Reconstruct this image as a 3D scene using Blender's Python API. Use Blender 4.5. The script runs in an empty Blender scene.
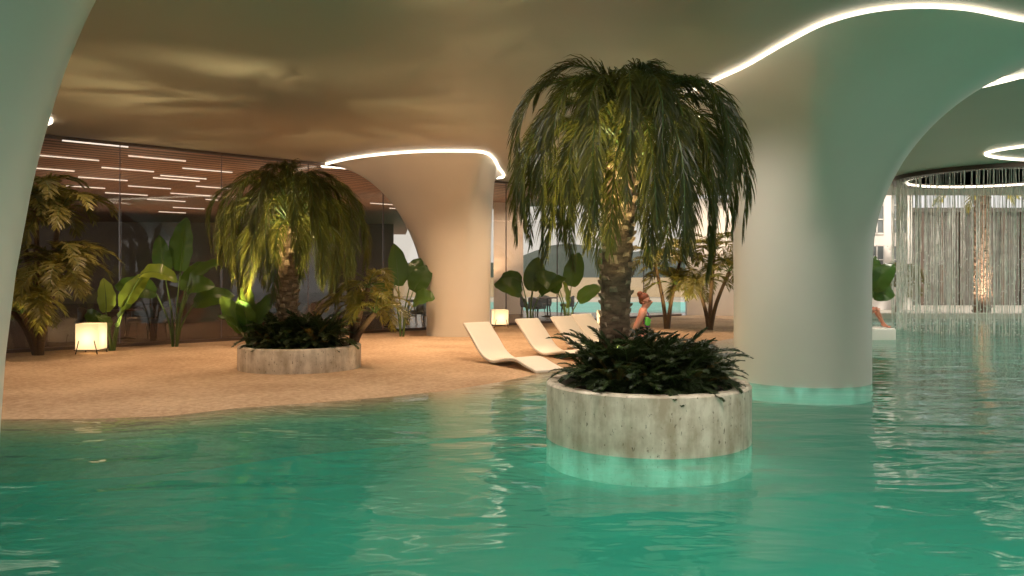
import bpy, bmesh, math, random
from mathutils import Vector, Matrix, Euler
random.seed(7)
C = bpy.context.scene.collection
PI = math.pi
SC = bpy.context.scene

# ------------------------------------------------------------------ camera, world, exposure, lamps
EYE, FP, HY = 1.7, 796.0, 275.0          # eye height, focal length in pixels, horizon row of a 1024 px wide frame
cam_d = bpy.data.cameras.new('camera')
cam = bpy.data.objects.new('camera', cam_d)
C.objects.link(cam)
cam.location = (0, 0, EYE)
cam.rotation_euler = (PI / 2, 0, 0)
cam_d.sensor_width = 36.0
cam_d.lens = FP / 1024 * 36.0
cam_d.shift_y = -(288 - HY) / 1024
cam_d.clip_end = 600
SC.camera = cam

SC.view_settings.view_transform = 'Standard'
SC.view_settings.look = 'None'
SC.view_settings.gamma = 1.0
SC.view_settings.use_curve_mapping = False
SC.view_settings.exposure = 0.08
SC.cycles.use_denoising = True
SC.cycles.sample_clamp_indirect = 4.0
SC.cycles.max_bounces = 10
SC.cycles.transparent_max_bounces = 24

world = bpy.data.worlds.new('sky')
SC.world = world
world.use_nodes = True
bg = world.node_tree.nodes['Background']
bg.inputs[0].default_value = (0.93, 0.90, 0.86, 1)
bg.inputs[1].default_value = 0.95


def lamp(name, kind, loc, target, energy, color, **kw):
    d = bpy.data.lights.new(name, kind)
    d.energy = energy
    d.color = color
    for k, v in kw.items():
        setattr(d, k, v)
    o = bpy.data.objects.new(name, d)
    C.objects.link(o)
    o.location = loc
    if target is not None:
        o.rotation_euler = (Vector(target) - Vector(loc)).to_track_quat('-Z', 'Y').to_euler()
    return o


WARM = (1.0, 0.67, 0.41)
POOL = (0.25, 1.0, 0.72)
# added warm spots brightening the beach, no fixtures in the ceiling
for (x, y, e) in ((-7.6, 15.0, 420), (-4.6, 17.6, 420), (-1.9, 18.4, 800), (0.3, 20.0, 260), (0.6, 14.6, 580), (-5.2, 11.6, 320), (1.5, 21.0, 460), (4.6, 23.5, 460)):
    lamp('beach_fill', 'SPOT', (x, y, 4.62), (x, y, 0), e, WARM, spot_size=math.radians(125), spot_blend=0.9, shadow_soft_size=0.15)
# added spots brightening the water and columns, no fixtures in the ceiling
for (x, y, e) in ((-6.0, 8.5, 220), (-0.5, 3.0, 210), (3.0, 2.5, 430), (1.8, 5.2, 440), (2.3, 11.2, 400), (7.5, 5.5, 420), (-1.5, 8.0, 420), (10.5, 11.0, 420), (13.5, 16.0, 420), (9.5, 18.0, 420), (17.5, 20.5, 800), (11.5, 21.5, 500), (12.0, 27.5, 600), (19.0, 27.5, 800), (15.5, 9.0, 420)):
    lamp('pool_fill', 'SPOT', (x, y, 4.62), (x, y, 0), e * 1.05, (1.0, 0.88, 0.78), spot_size=math.radians(140), spot_blend=0.9, shadow_soft_size=0.3)
# uplights among the ferns, aimed into the palm crowns
for (x, y, z, tx, ty, e, sz) in ((0.80, 8.05, 1.2, 0.50, 7.9, 150, 62), (1.45, 8.15, 1.2, 1.6, 8.0, 60, 60), (0.72, 7.62, 1.0, 0.85, 7.95, 330, 56), (1.22, 7.5, 1.0, 1.15, 7.9, 230, 48), (1.0, 7.6, 0.98, 1.16, 8.75, 60, 44), (1.1, 8.95, 1.2, 1.1, 9.2, 90, 75),
                          (-4.3, 13.45, 1.1, -4.7, 13.3, 420, 75), (-4.6, 13.4, 0.95, -4.2, 14.2, 160, 60), (-3.25, 13.85, 0.95, -3.0, 13.7, 80, 80), (-3.8, 13.75, 1.1, -3.8, 13.5, 180, 60), (-3.9, 14.9, 0.95, -3.9, 15.2, 160, 110),
                          (-4.7, 14.6, 0.95, -6.2, 13.2, 150, 95)):  # added uplight, turned past the crown to warm the ceiling
    lamp('planter_uplight', 'SPOT', (x, y, z), (tx, ty, 3.2), e, (1.0, 0.82, 0.42), spot_size=math.radians(sz), spot_blend=0.7, shadow_soft_size=0.05)
# garden spots at the tall plants along the glass
for (x, y, tx, ty, tz, e) in ((5.0, 22.2, 5.2, 24.6, 2.4, 480), (1.9, 24.0, 2.2, 25.4, 1.4, 40), (-8.2, 17.0, -8.4, 18.0, 1.7, 130),
                              (-9.2, 15.3, -9.4, 16.4, 2.6, 90), (-2.5, 13.4, -2.55, 14.6, 1.9, 90)):
    lamp('garden_spot', 'SPOT', (x, y, 0.2), (tx, ty, tz), e, (1.0, 0.78, 0.36), spot_size=math.radians(70), spot_blend=0.6, shadow_soft_size=0.05)
lamp('palm_uplight', 'SPOT', (19.9, 33.2, 0.3), (20.8, 35.4, 2.6), 1500, (1.0, 0.88, 0.74), spot_size=math.radians(80), spot_blend=0.7, shadow_soft_size=0.08)
# underwater lamps round the pool planter and the big column, turned to the stone
for cx, cy, r, n, e in ((1.425, 8.4, 1.60, 20, 3.0), (4.72, 13.0, 1.60, 18, 3.0)):
    for k in range(n):
        a = 2 * PI * (k + .5) / n
        ca, sa = math.cos(a), math.sin(a)
        lamp('underwater_lamp', 'SPOT', (cx + r * ca, cy + r * sa, -0.12), (cx + .5 * r * ca, cy + .5 * r * sa, -0.20), e * 3.4, (0.62, 1.0, 0.92), spot_size=math.radians(50), spot_blend=0.8, shadow_soft_size=0.03)
# low sun from behind the hall, falling on the buildings and planting outdoors
sun = lamp('sun', 'SUN', (0, 0, 30), None, 3.2, (1.0, 0.90, 0.78), angle=math.radians(2))
sun.rotation_euler = (math.radians(48), 0, math.radians(20))


def G(px, py, z=0.0):
    """ground solve: the place on the level z that the eye sees in column px, row py"""
    Y = (EYE - z) * FP / (py - HY)
    return Vector(((px - 512) / FP * Y, Y, z))


# ------------------------------------------------------------------ materials
def nt(name):
    m = bpy.data.materials.new(name)
    m.use_nodes = True
    t = m.node_tree
    return m, t, t.nodes, t.links, t.nodes['Principled BSDF'], t.nodes['Material Output']


def setc(sock, c):
    sock.default_value = (c[0], c[1], c[2], 1.0)


def mat(name, color, rough=0.5, spec=0.5, metal=0.0, noise=0.0, nscale=8.0, bump=0.0, bscale=30.0, stretch=(1, 1, 1), emit=None, estr=0.0, color2=None):
    m, t, N, L, p, out = nt(name)
    setc(p.inputs['Base Color'], color)
    p.inputs['Roughness'].default_value = rough
    p.inputs['Specular IOR Level'].default_value = spec
    p.inputs['Metallic'].default_value = metal
    tc = N.new('ShaderNodeTexCoord')
    mp = N.new('ShaderNodeMapping')
    mp.inputs['Scale'].default_value = stretch
    L.new(tc.outputs['Object'], mp.inputs['Vector'])
    if noise > 0 or color2:
        n = N.new('ShaderNodeTexNoise')
        n.inputs['Scale'].default_value = nscale
        n.inputs['Detail'].default_value = 5
        L.new(mp.outputs[0], n.inputs['Vector'])
        cr = N.new('ShaderNodeValToRGB')
        c2 = color2 or [c * (1 - noise) for c in color]
        cr.color_ramp.elements[0].position = 0.32
        cr.color_ramp.elements[1].position = 0.68
        cr.color_ramp.elements[0].color = (c2[0], c2[1], c2[2], 1)
        cr.color_ramp.elements[1].color = (color[0], color[1], color[2], 1)
        L.new(n.outputs['Fac'], cr.inputs['Fac'])
        L.new(cr.outputs['Color'], p.inputs['Base Color'])
    if bump > 0:
        n2 = N.new('ShaderNodeTexNoise')
        n2.inputs['Scale'].default_value = bscale
        n2.inputs['Detail'].default_value = 4
        L.new(mp.outputs[0], n2.inputs['Vector'])
        b = N.new('ShaderNodeBump')
        b.inputs['Strength'].default_value = bump
        b.inputs['Distance'].default_value = 0.02
        L.new(n2.outputs['Fac'], b.inputs['Height'])
        L.new(b.outputs['Normal'], p.inputs['Normal'])
    if emit:
        setc(p.inputs['Emission Color'], emit)
        p.inputs['Emission Strength'].default_value = estr
    return m


def leafmat(name, color, color2, trans=0.35, rough=0.45, tcol=None):
    m, t, N, L, p, out = nt(name)
    oi = N.new('ShaderNodeObjectInfo')
    tc = N.new('ShaderNodeTexCoord')
    n = N.new('ShaderNodeTexNoise')
    n.inputs['Scale'].default_value = 3.0
    L.new(tc.outputs['Object'], n.inputs['Vector'])
    a = N.new('ShaderNodeMath'); a.operation = 'ADD'
    L.new(oi.outputs['Random'], a.inputs[0]); L.new(n.outputs['Fac'], a.inputs[1])
    h = N.new('ShaderNodeMath'); h.operation = 'MULTIPLY'; h.inputs[1].default_value = 0.5
    L.new(a.outputs[0], h.inputs[0])
    mx = N.new('ShaderNodeMix'); mx.data_type = 'RGBA'
    L.new(h.outputs[0], mx.inputs[0])
    setc(mx.inputs[6], color); setc(mx.inputs[7], color2)
    L.new(mx.outputs[2], p.inputs['Base Color'])
    p.inputs['Roughness'].default_value = rough
    tr = N.new('ShaderNodeBsdfTranslucent')
    setc(tr.inputs['Color'], tcol or [min(1, c * 1.8) for c in color2])
    ms = N.new('ShaderNodeMixShader'); ms.inputs[0].default_value = trans
    L.new(p.outputs[0], ms.inputs[1]); L.new(tr.outputs[0], ms.inputs[2])
    L.new(ms.outputs[0], out.inputs['Surface'])
    return m


M = {}
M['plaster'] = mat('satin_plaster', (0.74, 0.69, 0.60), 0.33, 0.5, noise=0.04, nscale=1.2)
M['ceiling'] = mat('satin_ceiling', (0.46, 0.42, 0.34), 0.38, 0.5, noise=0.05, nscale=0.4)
M['cream_wall'] = mat('cream_wall', (0.72, 0.62, 0.52), 0.6, noise=0.05, nscale=2)
M['soil'] = mat('soil', (0.03, 0.02, 0.012), 0.9, noise=0.5, nscale=14, bump=0.8)
M['led'] = mat('led_white', (0.9, 0.88, 0.82), 0.4, emit=(1.0, 0.86, 0.68), estr=3.0)
M['led_cool'] = mat('led_cool', (0.9, 0.9, 0.9), 0.4, emit=(1.0, 0.85, 0.72), estr=1.0)
M['lounger'] = mat('white_fibreglass', (0.92, 0.87, 0.79), 0.4, 0.5, noise=0.02)
M['dark_metal'] = mat('dark_metal', (0.05, 0.035, 0.025), 0.45, 0.5, 0.6, noise=0.1)
M['lamp_paper'] = leafmat('lamp_paper', (0.88, 0.80, 0.66), (0.90, 0.83, 0.70), 0.6, 0.8, (0.92, 0.82, 0.64))
M['bulb'] = mat('bulb', (1, 0.9, 0.7), 0.5, emit=(1.0, 0.75, 0.42), estr=14)
M['trunk'] = mat('palm_trunk', (0.30, 0.19, 0.12), 0.85, 0.2, color2=(0.12, 0.075, 0.05), nscale=9, bump=0.9, bscale=24, stretch=(1, 1, 2.2))
M['boot'] = mat('palm_boot', (0.50, 0.35, 0.23), 0.8, 0.2, color2=(0.22, 0.14, 0.09), nscale=14, bump=0.6)
M['pale_boot'] = mat('pale_boot', (0.74, 0.62, 0.48), 0.8, 0.2, noise=0.3, nscale=14)
M['stem'] = mat('green_stem', (0.09, 0.15, 0.03), 0.45, noise=0.3, nscale=6)
M['brown_stem'] = mat('brown_stem', (0.15, 0.09, 0.05), 0.8, noise=0.4, nscale=18, bump=0.6, stretch=(1, 1, 5))
M['palm_leaf'] = leafmat('palm_leaf', (0.011, 0.018, 0.006), (0.034, 0.043, 0.011), 0.30, 0.45, (0.30, 0.29, 0.05))
M['areca_leaf'] = leafmat('areca_leaf', (0.085, 0.085, 0.022), (0.17, 0.15, 0.036), 0.35, 0.45, (0.34, 0.30, 0.05))
M['banana_leaf'] = leafmat('banana_leaf', (0.03, 0.075, 0.015), (0.06, 0.13, 0.025), 0.25, 0.3, (0.20, 0.30, 0.04))
M['lit_leaf'] = leafmat('lit_leaf', (0.12, 0.20, 0.03), (0.22, 0.32, 0.05), 0.40, 0.3, (0.45, 0.55, 0.08))  # banana leaf in brighter colours, strong light painted in
M['fern_leaf'] = leafmat('fern_leaf', (0.013, 0.026, 0.009), (0.032, 0.046, 0.013), 0.2, 0.5, (0.10, 0.14, 0.03))
M['fern_gold'] = leafmat('fern_gold', (0.10, 0.075, 0.02), (0.16, 0.11, 0.03), 0.2, 0.5, (0.22, 0.16, 0.04))
M['yellow_leaf'] = leafmat('yellow_leaf', (0.30, 0.27, 0.06), (0.45, 0.38, 0.10), 0.3, 0.5)
M['skin'] = mat('skin', (0.66, 0.26, 0.16), 0.5, 0.4, noise=0.06, nscale=10)
M['hair'] = mat('red_hair', (0.32, 0.08, 0.03), 0.5, 0.4, noise=0.4, nscale=40, stretch=(1, 1, 0.3))
M['bikini'] = mat('green_fabric', (0.22, 0.66, 0.08), 0.6, noise=0.05)
M['bikini_trim'] = mat('purple_trim', (0.30, 0.03, 0.20), 0.6, noise=0.05)
M['eye'] = mat('eye', (0.03, 0.02, 0.02), 0.2, noise=0.05)
M['lounge_floor'] = mat('lounge_floor', (0.22, 0.16, 0.11), 0.25, 0.5, noise=0.3, nscale=1.5)
M['dark_wall'] = mat('dark_wall', (0.15, 0.105, 0.075), 0.6, noise=0.3, nscale=0.8)
M['chair'] = mat('grey_upholstery', (0.16, 0.15, 0.14), 0.8, noise=0.2, nscale=20)
M['wood'] = mat('brown_wood', (0.16, 0.09, 0.05), 0.5, noise=0.4, nscale=6, stretch=(1, 8, 1))
M['mullion'] = mat('mullion', (0.13, 0.09, 0.07), 0.4, 0.5, 0.4, noise=0.1)
M['hill'] = mat('hill', (0.05, 0.075, 0.06), 0.95, noise=0.4, nscale=0.08)
M['ext_wall'] = mat('sand_wall', (0.48, 0.38, 0.25), 0.8, noise=0.1, nscale=0.6)
M['white_build'] = mat('white_render', (0.78, 0.72, 0.66), 0.8, noise=0.06, nscale=0.5)
M['grey_build'] = mat('grey_render', (0.13, 0.115, 0.095), 0.8, noise=0.2, nscale=0.4)
M['window_glass_far'] = mat('far_glass', (0.20, 0.22, 0.22), 0.15, 0.6, noise=0.2, nscale=0.5)
M['deck'] = mat('deck_stone', (0.55, 0.50, 0.42), 0.6, noise=0.12, nscale=2)
M['pool_floor'] = mat('pool_floor', (0.07, 0.46, 0.36), 0.6, color2=(0.04, 0.34, 0.26), nscale=0.9)
M['ext_pool'] = mat('ext_pool', (0.03, 0.46, 0.40), 0.3, 0.25, noise=0.2, nscale=0.8, bump=0.2, bscale=2)
M['ring'] = mat('dark_bronze', (0.07, 0.05, 0.04), 0.35, 0.5, 0.5, noise=0.1)


def sand_material():
    m, t, N, L, p, out = nt('sand')
    tc = N.new('ShaderNodeTexCoord')
    n1 = N.new('ShaderNodeTexNoise'); n1.inputs['Scale'].default_value = 14; n1.inputs['Detail'].default_value = 8
    n2 = N.new('ShaderNodeTexNoise'); n2.inputs['Scale'].default_value = 0.7; n2.inputs['Detail'].default_value = 3
    for n in (n1, n2):
        L.new(tc.outputs['Object'], n.inputs['Vector'])
    ad = N.new('ShaderNodeMath'); ad.operation = 'ADD'
    L.new(n1.outputs['Fac'], ad.inputs[0]); L.new(n2.outputs['Fac'], ad.inputs[1])
    hf = N.new('ShaderNodeMath'); hf.operation = 'MULTIPLY'; hf.inputs[1].default_value = 0.5
    L.new(ad.outputs[0], hf.inputs[0])
    cr = N.new('ShaderNodeValToRGB')
    cr.color_ramp.elements[0].position = 0.36; cr.color_ramp.elements[1].position = 0.62
    cr.color_ramp.elements[0].color = (0.40, 0.27, 0.17, 1)
    cr.color_ramp.elements[1].color = (0.62, 0.45, 0.30, 1)
    L.new(hf.outputs[0], cr.inputs['Fac'])
    L.new(cr.outputs['Color'], p.inputs['Base Color'])
    p.inputs['Roughness'].default_value = 0.9
    p.inputs['Specular IOR Level'].default_value = 0.15
    b = N.new('ShaderNodeBump'); b.inputs['Strength'].default_value = 0.8; b.inputs['Distance'].default_value = 0.05
    L.new(n1.outputs['Fac'], b.inputs['Height'])
    L.new(b.outputs['Normal'], p.inputs['Normal'])
    return m


def schlick(N, L, f0):
    """reflectance that is the same from both sides of a surface"""
    lw = N.new('ShaderNodeLayerWeight'); lw.inputs['Blend'].default_value = 0.5
    pw = N.new('ShaderNodeMath'); pw.operation = 'POWER'; pw.inputs[1].default_value = 5.0
    L.new(lw.outputs['Facing'], pw.inputs[0])
    ma = N.new('ShaderNodeMath'); ma.operation = 'MULTIPLY_ADD'; ma.inputs[1].default_value = 1 - f0; ma.inputs[2].default_value = f0
    L.new(pw.outputs[0], ma.inputs[0])
    return lw, ma


def travertine_material():
    m, t, N, L, p, out = nt('travertine')
    tc = N.new('ShaderNodeTexCoord')

    def noise(scale, st, det, lo, hi):
        mp = N.new('ShaderNodeMapping'); mp.inputs['Scale'].default_value = st
        L.new(tc.outputs['Object'], mp.inputs['Vector'])
        n = N.new('ShaderNodeTexNoise'); n.inputs['Scale'].default_value = scale; n.inputs['Detail'].default_value = det; n.inputs['Roughness'].default_value = 0.62
        L.new(mp.outputs[0], n.inputs['Vector'])
        r = N.new('ShaderNodeMapRange'); r.inputs['From Min'].default_value = lo; r.inputs['From Max'].default_value = hi
        L.new(n.outputs['Fac'], r.inputs['Value'])
        return r.outputs[0]
    veins = noise(2.2, (2.6, 2.6, 0.35), 6, 0.35, 0.65)
    cloud = noise(5.0, (1, 1, 0.8), 8, 0.35, 0.65)
    pores = noise(30.0, (1, 1, 0.55), 3, 0.30, 0.37)
    av = N.new('ShaderNodeMath'); av.operation = 'ADD'; L.new(veins, av.inputs[0]); L.new(cloud, av.inputs[1])
    hf = N.new('ShaderNodeMath'); hf.operation = 'MULTIPLY'; hf.inputs[1].default_value = 0.5; L.new(av.outputs[0], hf.inputs[0])
    cr = N.new('ShaderNodeValToRGB')
    cr.color_ramp.elements[0].position = 0.15; cr.color_ramp.elements[1].position = 0.8
    cr.color_ramp.elements[0].color = (0.46, 0.37, 0.26, 1); cr.color_ramp.elements[1].color = (0.80, 0.71, 0.58, 1)
    L.new(hf.outputs[0], cr.inputs['Fac'])
    mx = N.new('ShaderNodeMix'); mx.data_type = 'RGBA'
    L.new(pores, mx.inputs[0]); setc(mx.inputs[6], (0.22, 0.17, 0.11)); L.new(cr.outputs[0], mx.inputs[7])
    L.new(mx.outputs[2], p.inputs['Base Color'])
    p.inputs['Roughness'].default_value = 0.55
    b = N.new('ShaderNodeBump'); b.inputs['Strength'].default_value = 0.4; b.inputs['Distance'].default_value = 0.01
    L.new(pores, b.inputs['Height']); L.new(b.outputs['Normal'], p.inputs['Normal'])
    return m


def water_material():
    m, t, N, L, p, out = nt('pool_water')
    N.remove(p)
    tc = N.new('ShaderNodeTexCoord')
    mp = N.new('ShaderNodeMapping'); mp.inputs['Scale'].default_value = (0.45, 0.95, 1); mp.inputs['Rotation'].default_value = (0, 0, 0.25)
    L.new(tc.outputs['Object'], mp.inputs['Vector'])
    n1 = N.new('ShaderNodeTexNoise'); n1.inputs['Scale'].default_value = 1.15; n1.inputs['Detail'].default_value = 2.6; n1.inputs['Roughness'].default_value = 0.42; n1.inputs['Distortion'].default_value = 0.9
    n2 = N.new('ShaderNodeTexNoise'); n2.inputs['Scale'].default_value = 3.6; n2.inputs['Detail'].default_value = 1.5; n2.inputs['Distortion'].default_value = 1.6
    for n in (n1, n2):
        L.new(mp.outputs[0], n.inputs['Vector'])
    sm = N.new('ShaderNodeMath'); sm.operation = 'MULTIPLY_ADD'; sm.inputs[1].default_value = 0.16
    L.new(n2.outputs['Fac'], sm.inputs[0]); L.new(n1.outputs['Fac'], sm.inputs[2])
    b = N.new('ShaderNodeBump'); b.inputs['Strength'].default_value = 0.33; b.inputs['Distance'].default_value = 0.16
    L.new(sm.outputs[0], b.inputs['Height'])
    gl = N.new('ShaderNodeBsdfGlossy'); gl.inputs['Roughness'].default_value = 0.06
    L.new(b.outputs['Normal'], gl.inputs['Normal'])
    tp = N.new('ShaderNodeBsdfTransparent'); setc(tp.inputs['Color'], (0.42, 0.93, 0.78))
    df = N.new('ShaderNodeBsdfDiffuse'); setc(df.inputs['Color'], (0.045, 0.315, 0.245))
    L.new(b.outputs['Normal'], df.inputs['Normal'])
    dpt = N.new('ShaderNodeAttribute'); dpt.attribute_name = 'depth'
    tint = N.new('ShaderNodeMix'); tint.data_type = 'RGBA'
    L.new(dpt.outputs['Fac'], tint.inputs[0]); setc(tint.inputs[6], (0.97, 1.0, 0.99)); setc(tint.inputs[7], (0.42, 0.93, 0.78))
    L.new(tint.outputs[2], tp.inputs['Color'])
    body = N.new('ShaderNodeMixShader')
    dm = N.new('ShaderNodeMath'); dm.operation = 'MULTIPLY'; dm.inputs[1].default_value = 0.45
    L.new(dpt.outputs['Fac'], dm.inputs[0]); L.new(dm.outputs[0], body.inputs[0])
    L.new(tp.outputs[0], body.inputs[1]); L.new(df.outputs[0], body.inputs[2])
    fr = schlick(N, L, 0.02)
    L.new(b.outputs['Normal'], fr[0].inputs['Normal'])
    fr = fr[1]
    ms = N.new('ShaderNodeMixShader')
    L.new(fr.outputs[0], ms.inputs[0]); L.new(body.outputs[0], ms.inputs[1]); L.new(gl.outputs[0], ms.inputs[2])
    L.new(ms.outputs[0], out.inputs['Surface'])
    return m


def glass_material(name, tint, refl):
    m, t, N, L, p, out = nt(name)
    N.remove(p)
    gl = N.new('ShaderNodeBsdfGlossy'); gl.inputs['Roughness'].default_value = 0.02
    tp = N.new('ShaderNodeBsdfTransparent'); setc(tp.inputs['Color'], tint)
    fr = schlick(N, L, refl)[1]
    ms = N.new('ShaderNodeMixShader')
    L.new(fr.outputs[0], ms.inputs[0]); L.new(tp.outputs[0], ms.inputs[1]); L.new(gl.outputs[0], ms.inputs[2])
    L.new(ms.outputs[0], out.inputs['Surface'])
    return m


def slat_material():
    m, t, N, L, p, out = nt('slatted_wood')
    tc = N.new('ShaderNodeTexCoord')
    mp = N.new('ShaderNodeMapping'); mp.vector_type = 'TEXTURE'
    mp.inputs['Rotation'].default_value = (0, 0, math.atan2(1, 1.13))
    L.new(tc.outputs['Object'], mp.inputs['Vector'])
    w = N.new('ShaderNodeTexWave'); w.bands_direction = 'Y'; w.inputs['Scale'].default_value = 0.75; w.inputs['Distortion'].default_value = 0.15
    L.new(mp.outputs[0], w.inputs['Vector'])
    mp2 = N.new('ShaderNodeMapping'); mp2.inputs['Scale'].default_value = (0.3, 4, 1)
    L.new(mp.outputs[0], mp2.inputs['Vector'])
    n = N.new('ShaderNodeTexNoise'); n.inputs['Scale'].default_value = 2
    L.new(mp2.outputs[0], n.inputs['Vector'])
    mul = N.new('ShaderNodeMath'); mul.operation = 'MULTIPLY'
    L.new(w.outputs['Fac'], mul.inputs[0]); L.new(n.outputs['Fac'], mul.inputs[1])
    cr = N.new('ShaderNodeValToRGB')
    cr.color_ramp.elements[0].position = 0.05; cr.color_ramp.elements[1].position = 0.36
    cr.color_ramp.elements[0].color = (0.03, 0.016, 0.010, 1)
    cr.color_ramp.elements[1].color = (0.36, 0.19, 0.11, 1)
    L.new(mul.outputs[0], cr.inputs['Fac']); L.new(cr.outputs[0], p.inputs['Base Color'])
    p.inputs['Roughness'].default_value = 0.6
    return m


def strand_material():
    m, t, N, L, p, out = nt('falling_water')
    setc(p.inputs['Base Color'], (0.97, 0.91, 0.86)); p.inputs['Roughness'].default_value = 0.15
    tl = N.new('ShaderNodeBsdfTranslucent'); setc(tl.inputs['Color'], (0.92, 0.95, 0.90))
    mt = N.new('ShaderNodeMixShader'); mt.inputs[0].default_value = 0.5
    L.new(p.outputs[0], mt.inputs[1]); L.new(tl.outputs[0], mt.inputs[2])
    tp = N.new('ShaderNodeBsdfTransparent')
    tc = N.new('ShaderNodeTexCoord')
    n = N.new('ShaderNodeTexNoise'); n.inputs['Scale'].default_value = 2.4; n.inputs['Detail'].default_value = 4
    L.new(tc.outputs['Object'], n.inputs['Vector'])
    cr = N.new('ShaderNodeValToRGB'); cr.color_ramp.elements[0].position = 0.2; cr.color_ramp.elements[1].position = 0.6
    L.new(n.outputs['Fac'], cr.inputs['Fac'])
    ms = N.new('ShaderNodeMixShader')
    L.new(cr.outputs[0], ms.inputs[0]); L.new(tp.outputs[0], ms.inputs[1]); L.new(mt.outputs[0], ms.inputs[2])
    L.new(ms.outputs[0], out.inputs['Surface'])
    return m


M['travertine'] = travertine_material()
M['sand'] = sand_material()
M['water'] = water_material()
M['glass'] = glass_material('lounge_glass', (0.90, 0.88, 0.84), 0.05)
M['slats'] = slat_material()
M['strand'] = strand_material()


# ------------------------------------------------------------------ helpers
class MB:
    """collects vertices and faces for ONE mesh object"""
    def __init__(s):
        s.v, s.f, s.m = [], [], []

    def add(s, vs, fs, mi=0):
        b = len(s.v)
        s.v += [tuple(v) for v in vs]
        s.f += [tuple(b + i for i in f) for f in fs]
        s.m += [mi] * len(fs)

    def box(s, c, size, mi=0, rz=0.0):
        cx, cy, cz = c
        hx, hy, hz = size[0] / 2, size[1] / 2, size[2] / 2
        ca, sa = math.cos(rz), math.sin(rz)
        vs = []
        for z in (-hz, hz):
            for x, y in ((-hx, -hy), (hx, -hy), (hx, hy), (-hx, hy)):
                vs.append((cx + x * ca - y * sa, cy + x * sa + y * ca, cz + z))
        s.add(vs, [(3, 2, 1, 0), (4, 5, 6, 7), (0, 1, 5, 4), (1, 2, 6, 5), (2, 3, 7, 6), (3, 0, 4, 7)], mi)

    def rbox(s, c, size, bev=0.02, mi=0, rz=0.0, seg=2):
        bm = bmesh.new()
        bmesh.ops.create_cube(bm, size=1)
        for v in bm.verts:
            v.co = Vector((v.co.x * size[0], v.co.y * size[1], v.co.z * size[2]))
        bmesh.ops.bevel(bm, geom=bm.edges[:], offset=bev, segments=seg, affect='EDGES', profile=0.5)
        R_ = Matrix.Rotation(rz, 3, 'Z')
        bm.verts.index_update()
        vs = [R_ @ v.co + Vector(c) for v in bm.verts]
        s.add(vs, [[v.index for v in f.verts] for f in bm.faces], mi)
        bm.free()

    def tube(s, pts, rad, n=6, mi=0, cap=True, closed=False):
        pts = [Vector(p) for p in pts]
        k = len(pts)
        rad = rad if isinstance(rad, (list, tuple)) else [rad] * k
        rings, ref = [], Vector((0.3, 0.17, 1)).normalized()
        for i, p in enumerate(pts):
            if closed:
                t = pts[(i + 1) % k] - pts[i - 1]
            else:
                t = pts[min(i + 1, k - 1)] - pts[max(i - 1, 0)]
            t.normalize()
            u = ref - t * ref.dot(t)
            if u.length < 0.05:
                u = Vector((1, 0, 0)) - t * t.x
            u.normalize()
            w = t.cross(u)
            ref = u if not closed else ref
            rings.append([p + (u * math.cos(2 * PI * j / n) + w * math.sin(2 * PI * j / n)) * rad[i] for j in range(n)])
        vs = [v for r in rings for v in r]
        fs = []
        for i in range(k if closed else k - 1):
            i2 = (i + 1) % k
            for j in range(n):
                j2 = (j + 1) % n
                fs.append((i * n + j, i * n + j2, i2 * n + j2, i2 * n + j))
        if cap and not closed:
            fs.append(tuple(range(n - 1, -1, -1)))
            fs.append(tuple((k - 1) * n + j for j in range(n)))
        s.add(vs, fs, mi)

    def lathe(s, prof, n=48, c=(0, 0, 0), mi=0):
        vs = []
        for r, z in prof:
            for j in range(n):
                a = 2 * PI * j / n
                vs.append((c[0] + r * math.cos(a), c[1] + r * math.sin(a), c[2] + z))
        fs = []
        for i in range(len(prof) - 1):
            for j in range(n):
                j2 = (j + 1) % n
                fs.append((i * n + j, i * n + j2, (i + 1) * n + j2, (i + 1) * n + j))
        if prof[0][0] > 0:
            fs.append(tuple(range(n - 1, -1, -1)))
        if prof[-1][0] > 0:
            fs.append(tuple((len(prof) - 1) * n + j for j in range(n)))
        s.add(vs, fs, mi)

    def ball(s, c, r, n=12, mi=0, sc=(1, 1, 1)):
        prof = [(1e-4, -r)] + [(r * math.sin(PI * i / n), -r * math.cos(PI * i / n)) for i in range(1, n)] + [(1e-4, r)]
        b = len(s.v)
        s.lathe(prof, n * 2, (0, 0, 0), mi)
        for i in range(b, len(s.v)):
            v = s.v[i]
            s.v[i] = (c[0] + v[0] * sc[0], c[1] + v[1] * sc[1], c[2] + v[2] * sc[2])

    def mesh(s, name, mats, smooth=True):
        me = bpy.data.meshes.new(name)
        me.from_pydata(s.v, [], s.f)
        for m_ in (mats if isinstance(mats, (list, tuple)) else [mats]):
            me.materials.append(m_)
        me.polygons.foreach_set('material_index', s.m)
        if smooth:
            me.polygons.foreach_set('use_smooth', [True] * len(s.f))
        me.validate()
        me.update()
        return me

    def build(s, name, mats, parent=None, smooth=True, loc=None, rz=0.0):
        return link(name, s.mesh(name, mats, smooth), parent, loc, rz)


def link(name, me, parent=None, loc=None, rz=0.0):
    o = bpy.data.objects.new(name, me)
    C.objects.link(o)
    o.parent = parent
    if loc is not None:
        o.location = loc
    o.rotation_euler = (0, 0, rz)
    return o


def tag(o, label=None, cat=None, group=None, kind=None):
    if label: o['label'] = label
    if cat: o['category'] = cat
    if group: o['group'] = group
    if kind: o['kind'] = kind
    return o


def thing(name, label, cat, loc=(0, 0, 0), rz=0.0, group=None):
    o = link(name, None, None, loc, rz)
    return tag(o, label, cat, group)


def struct(o, label=None, cat=None):
    return tag(o, label, cat, None, 'structure')


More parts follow.
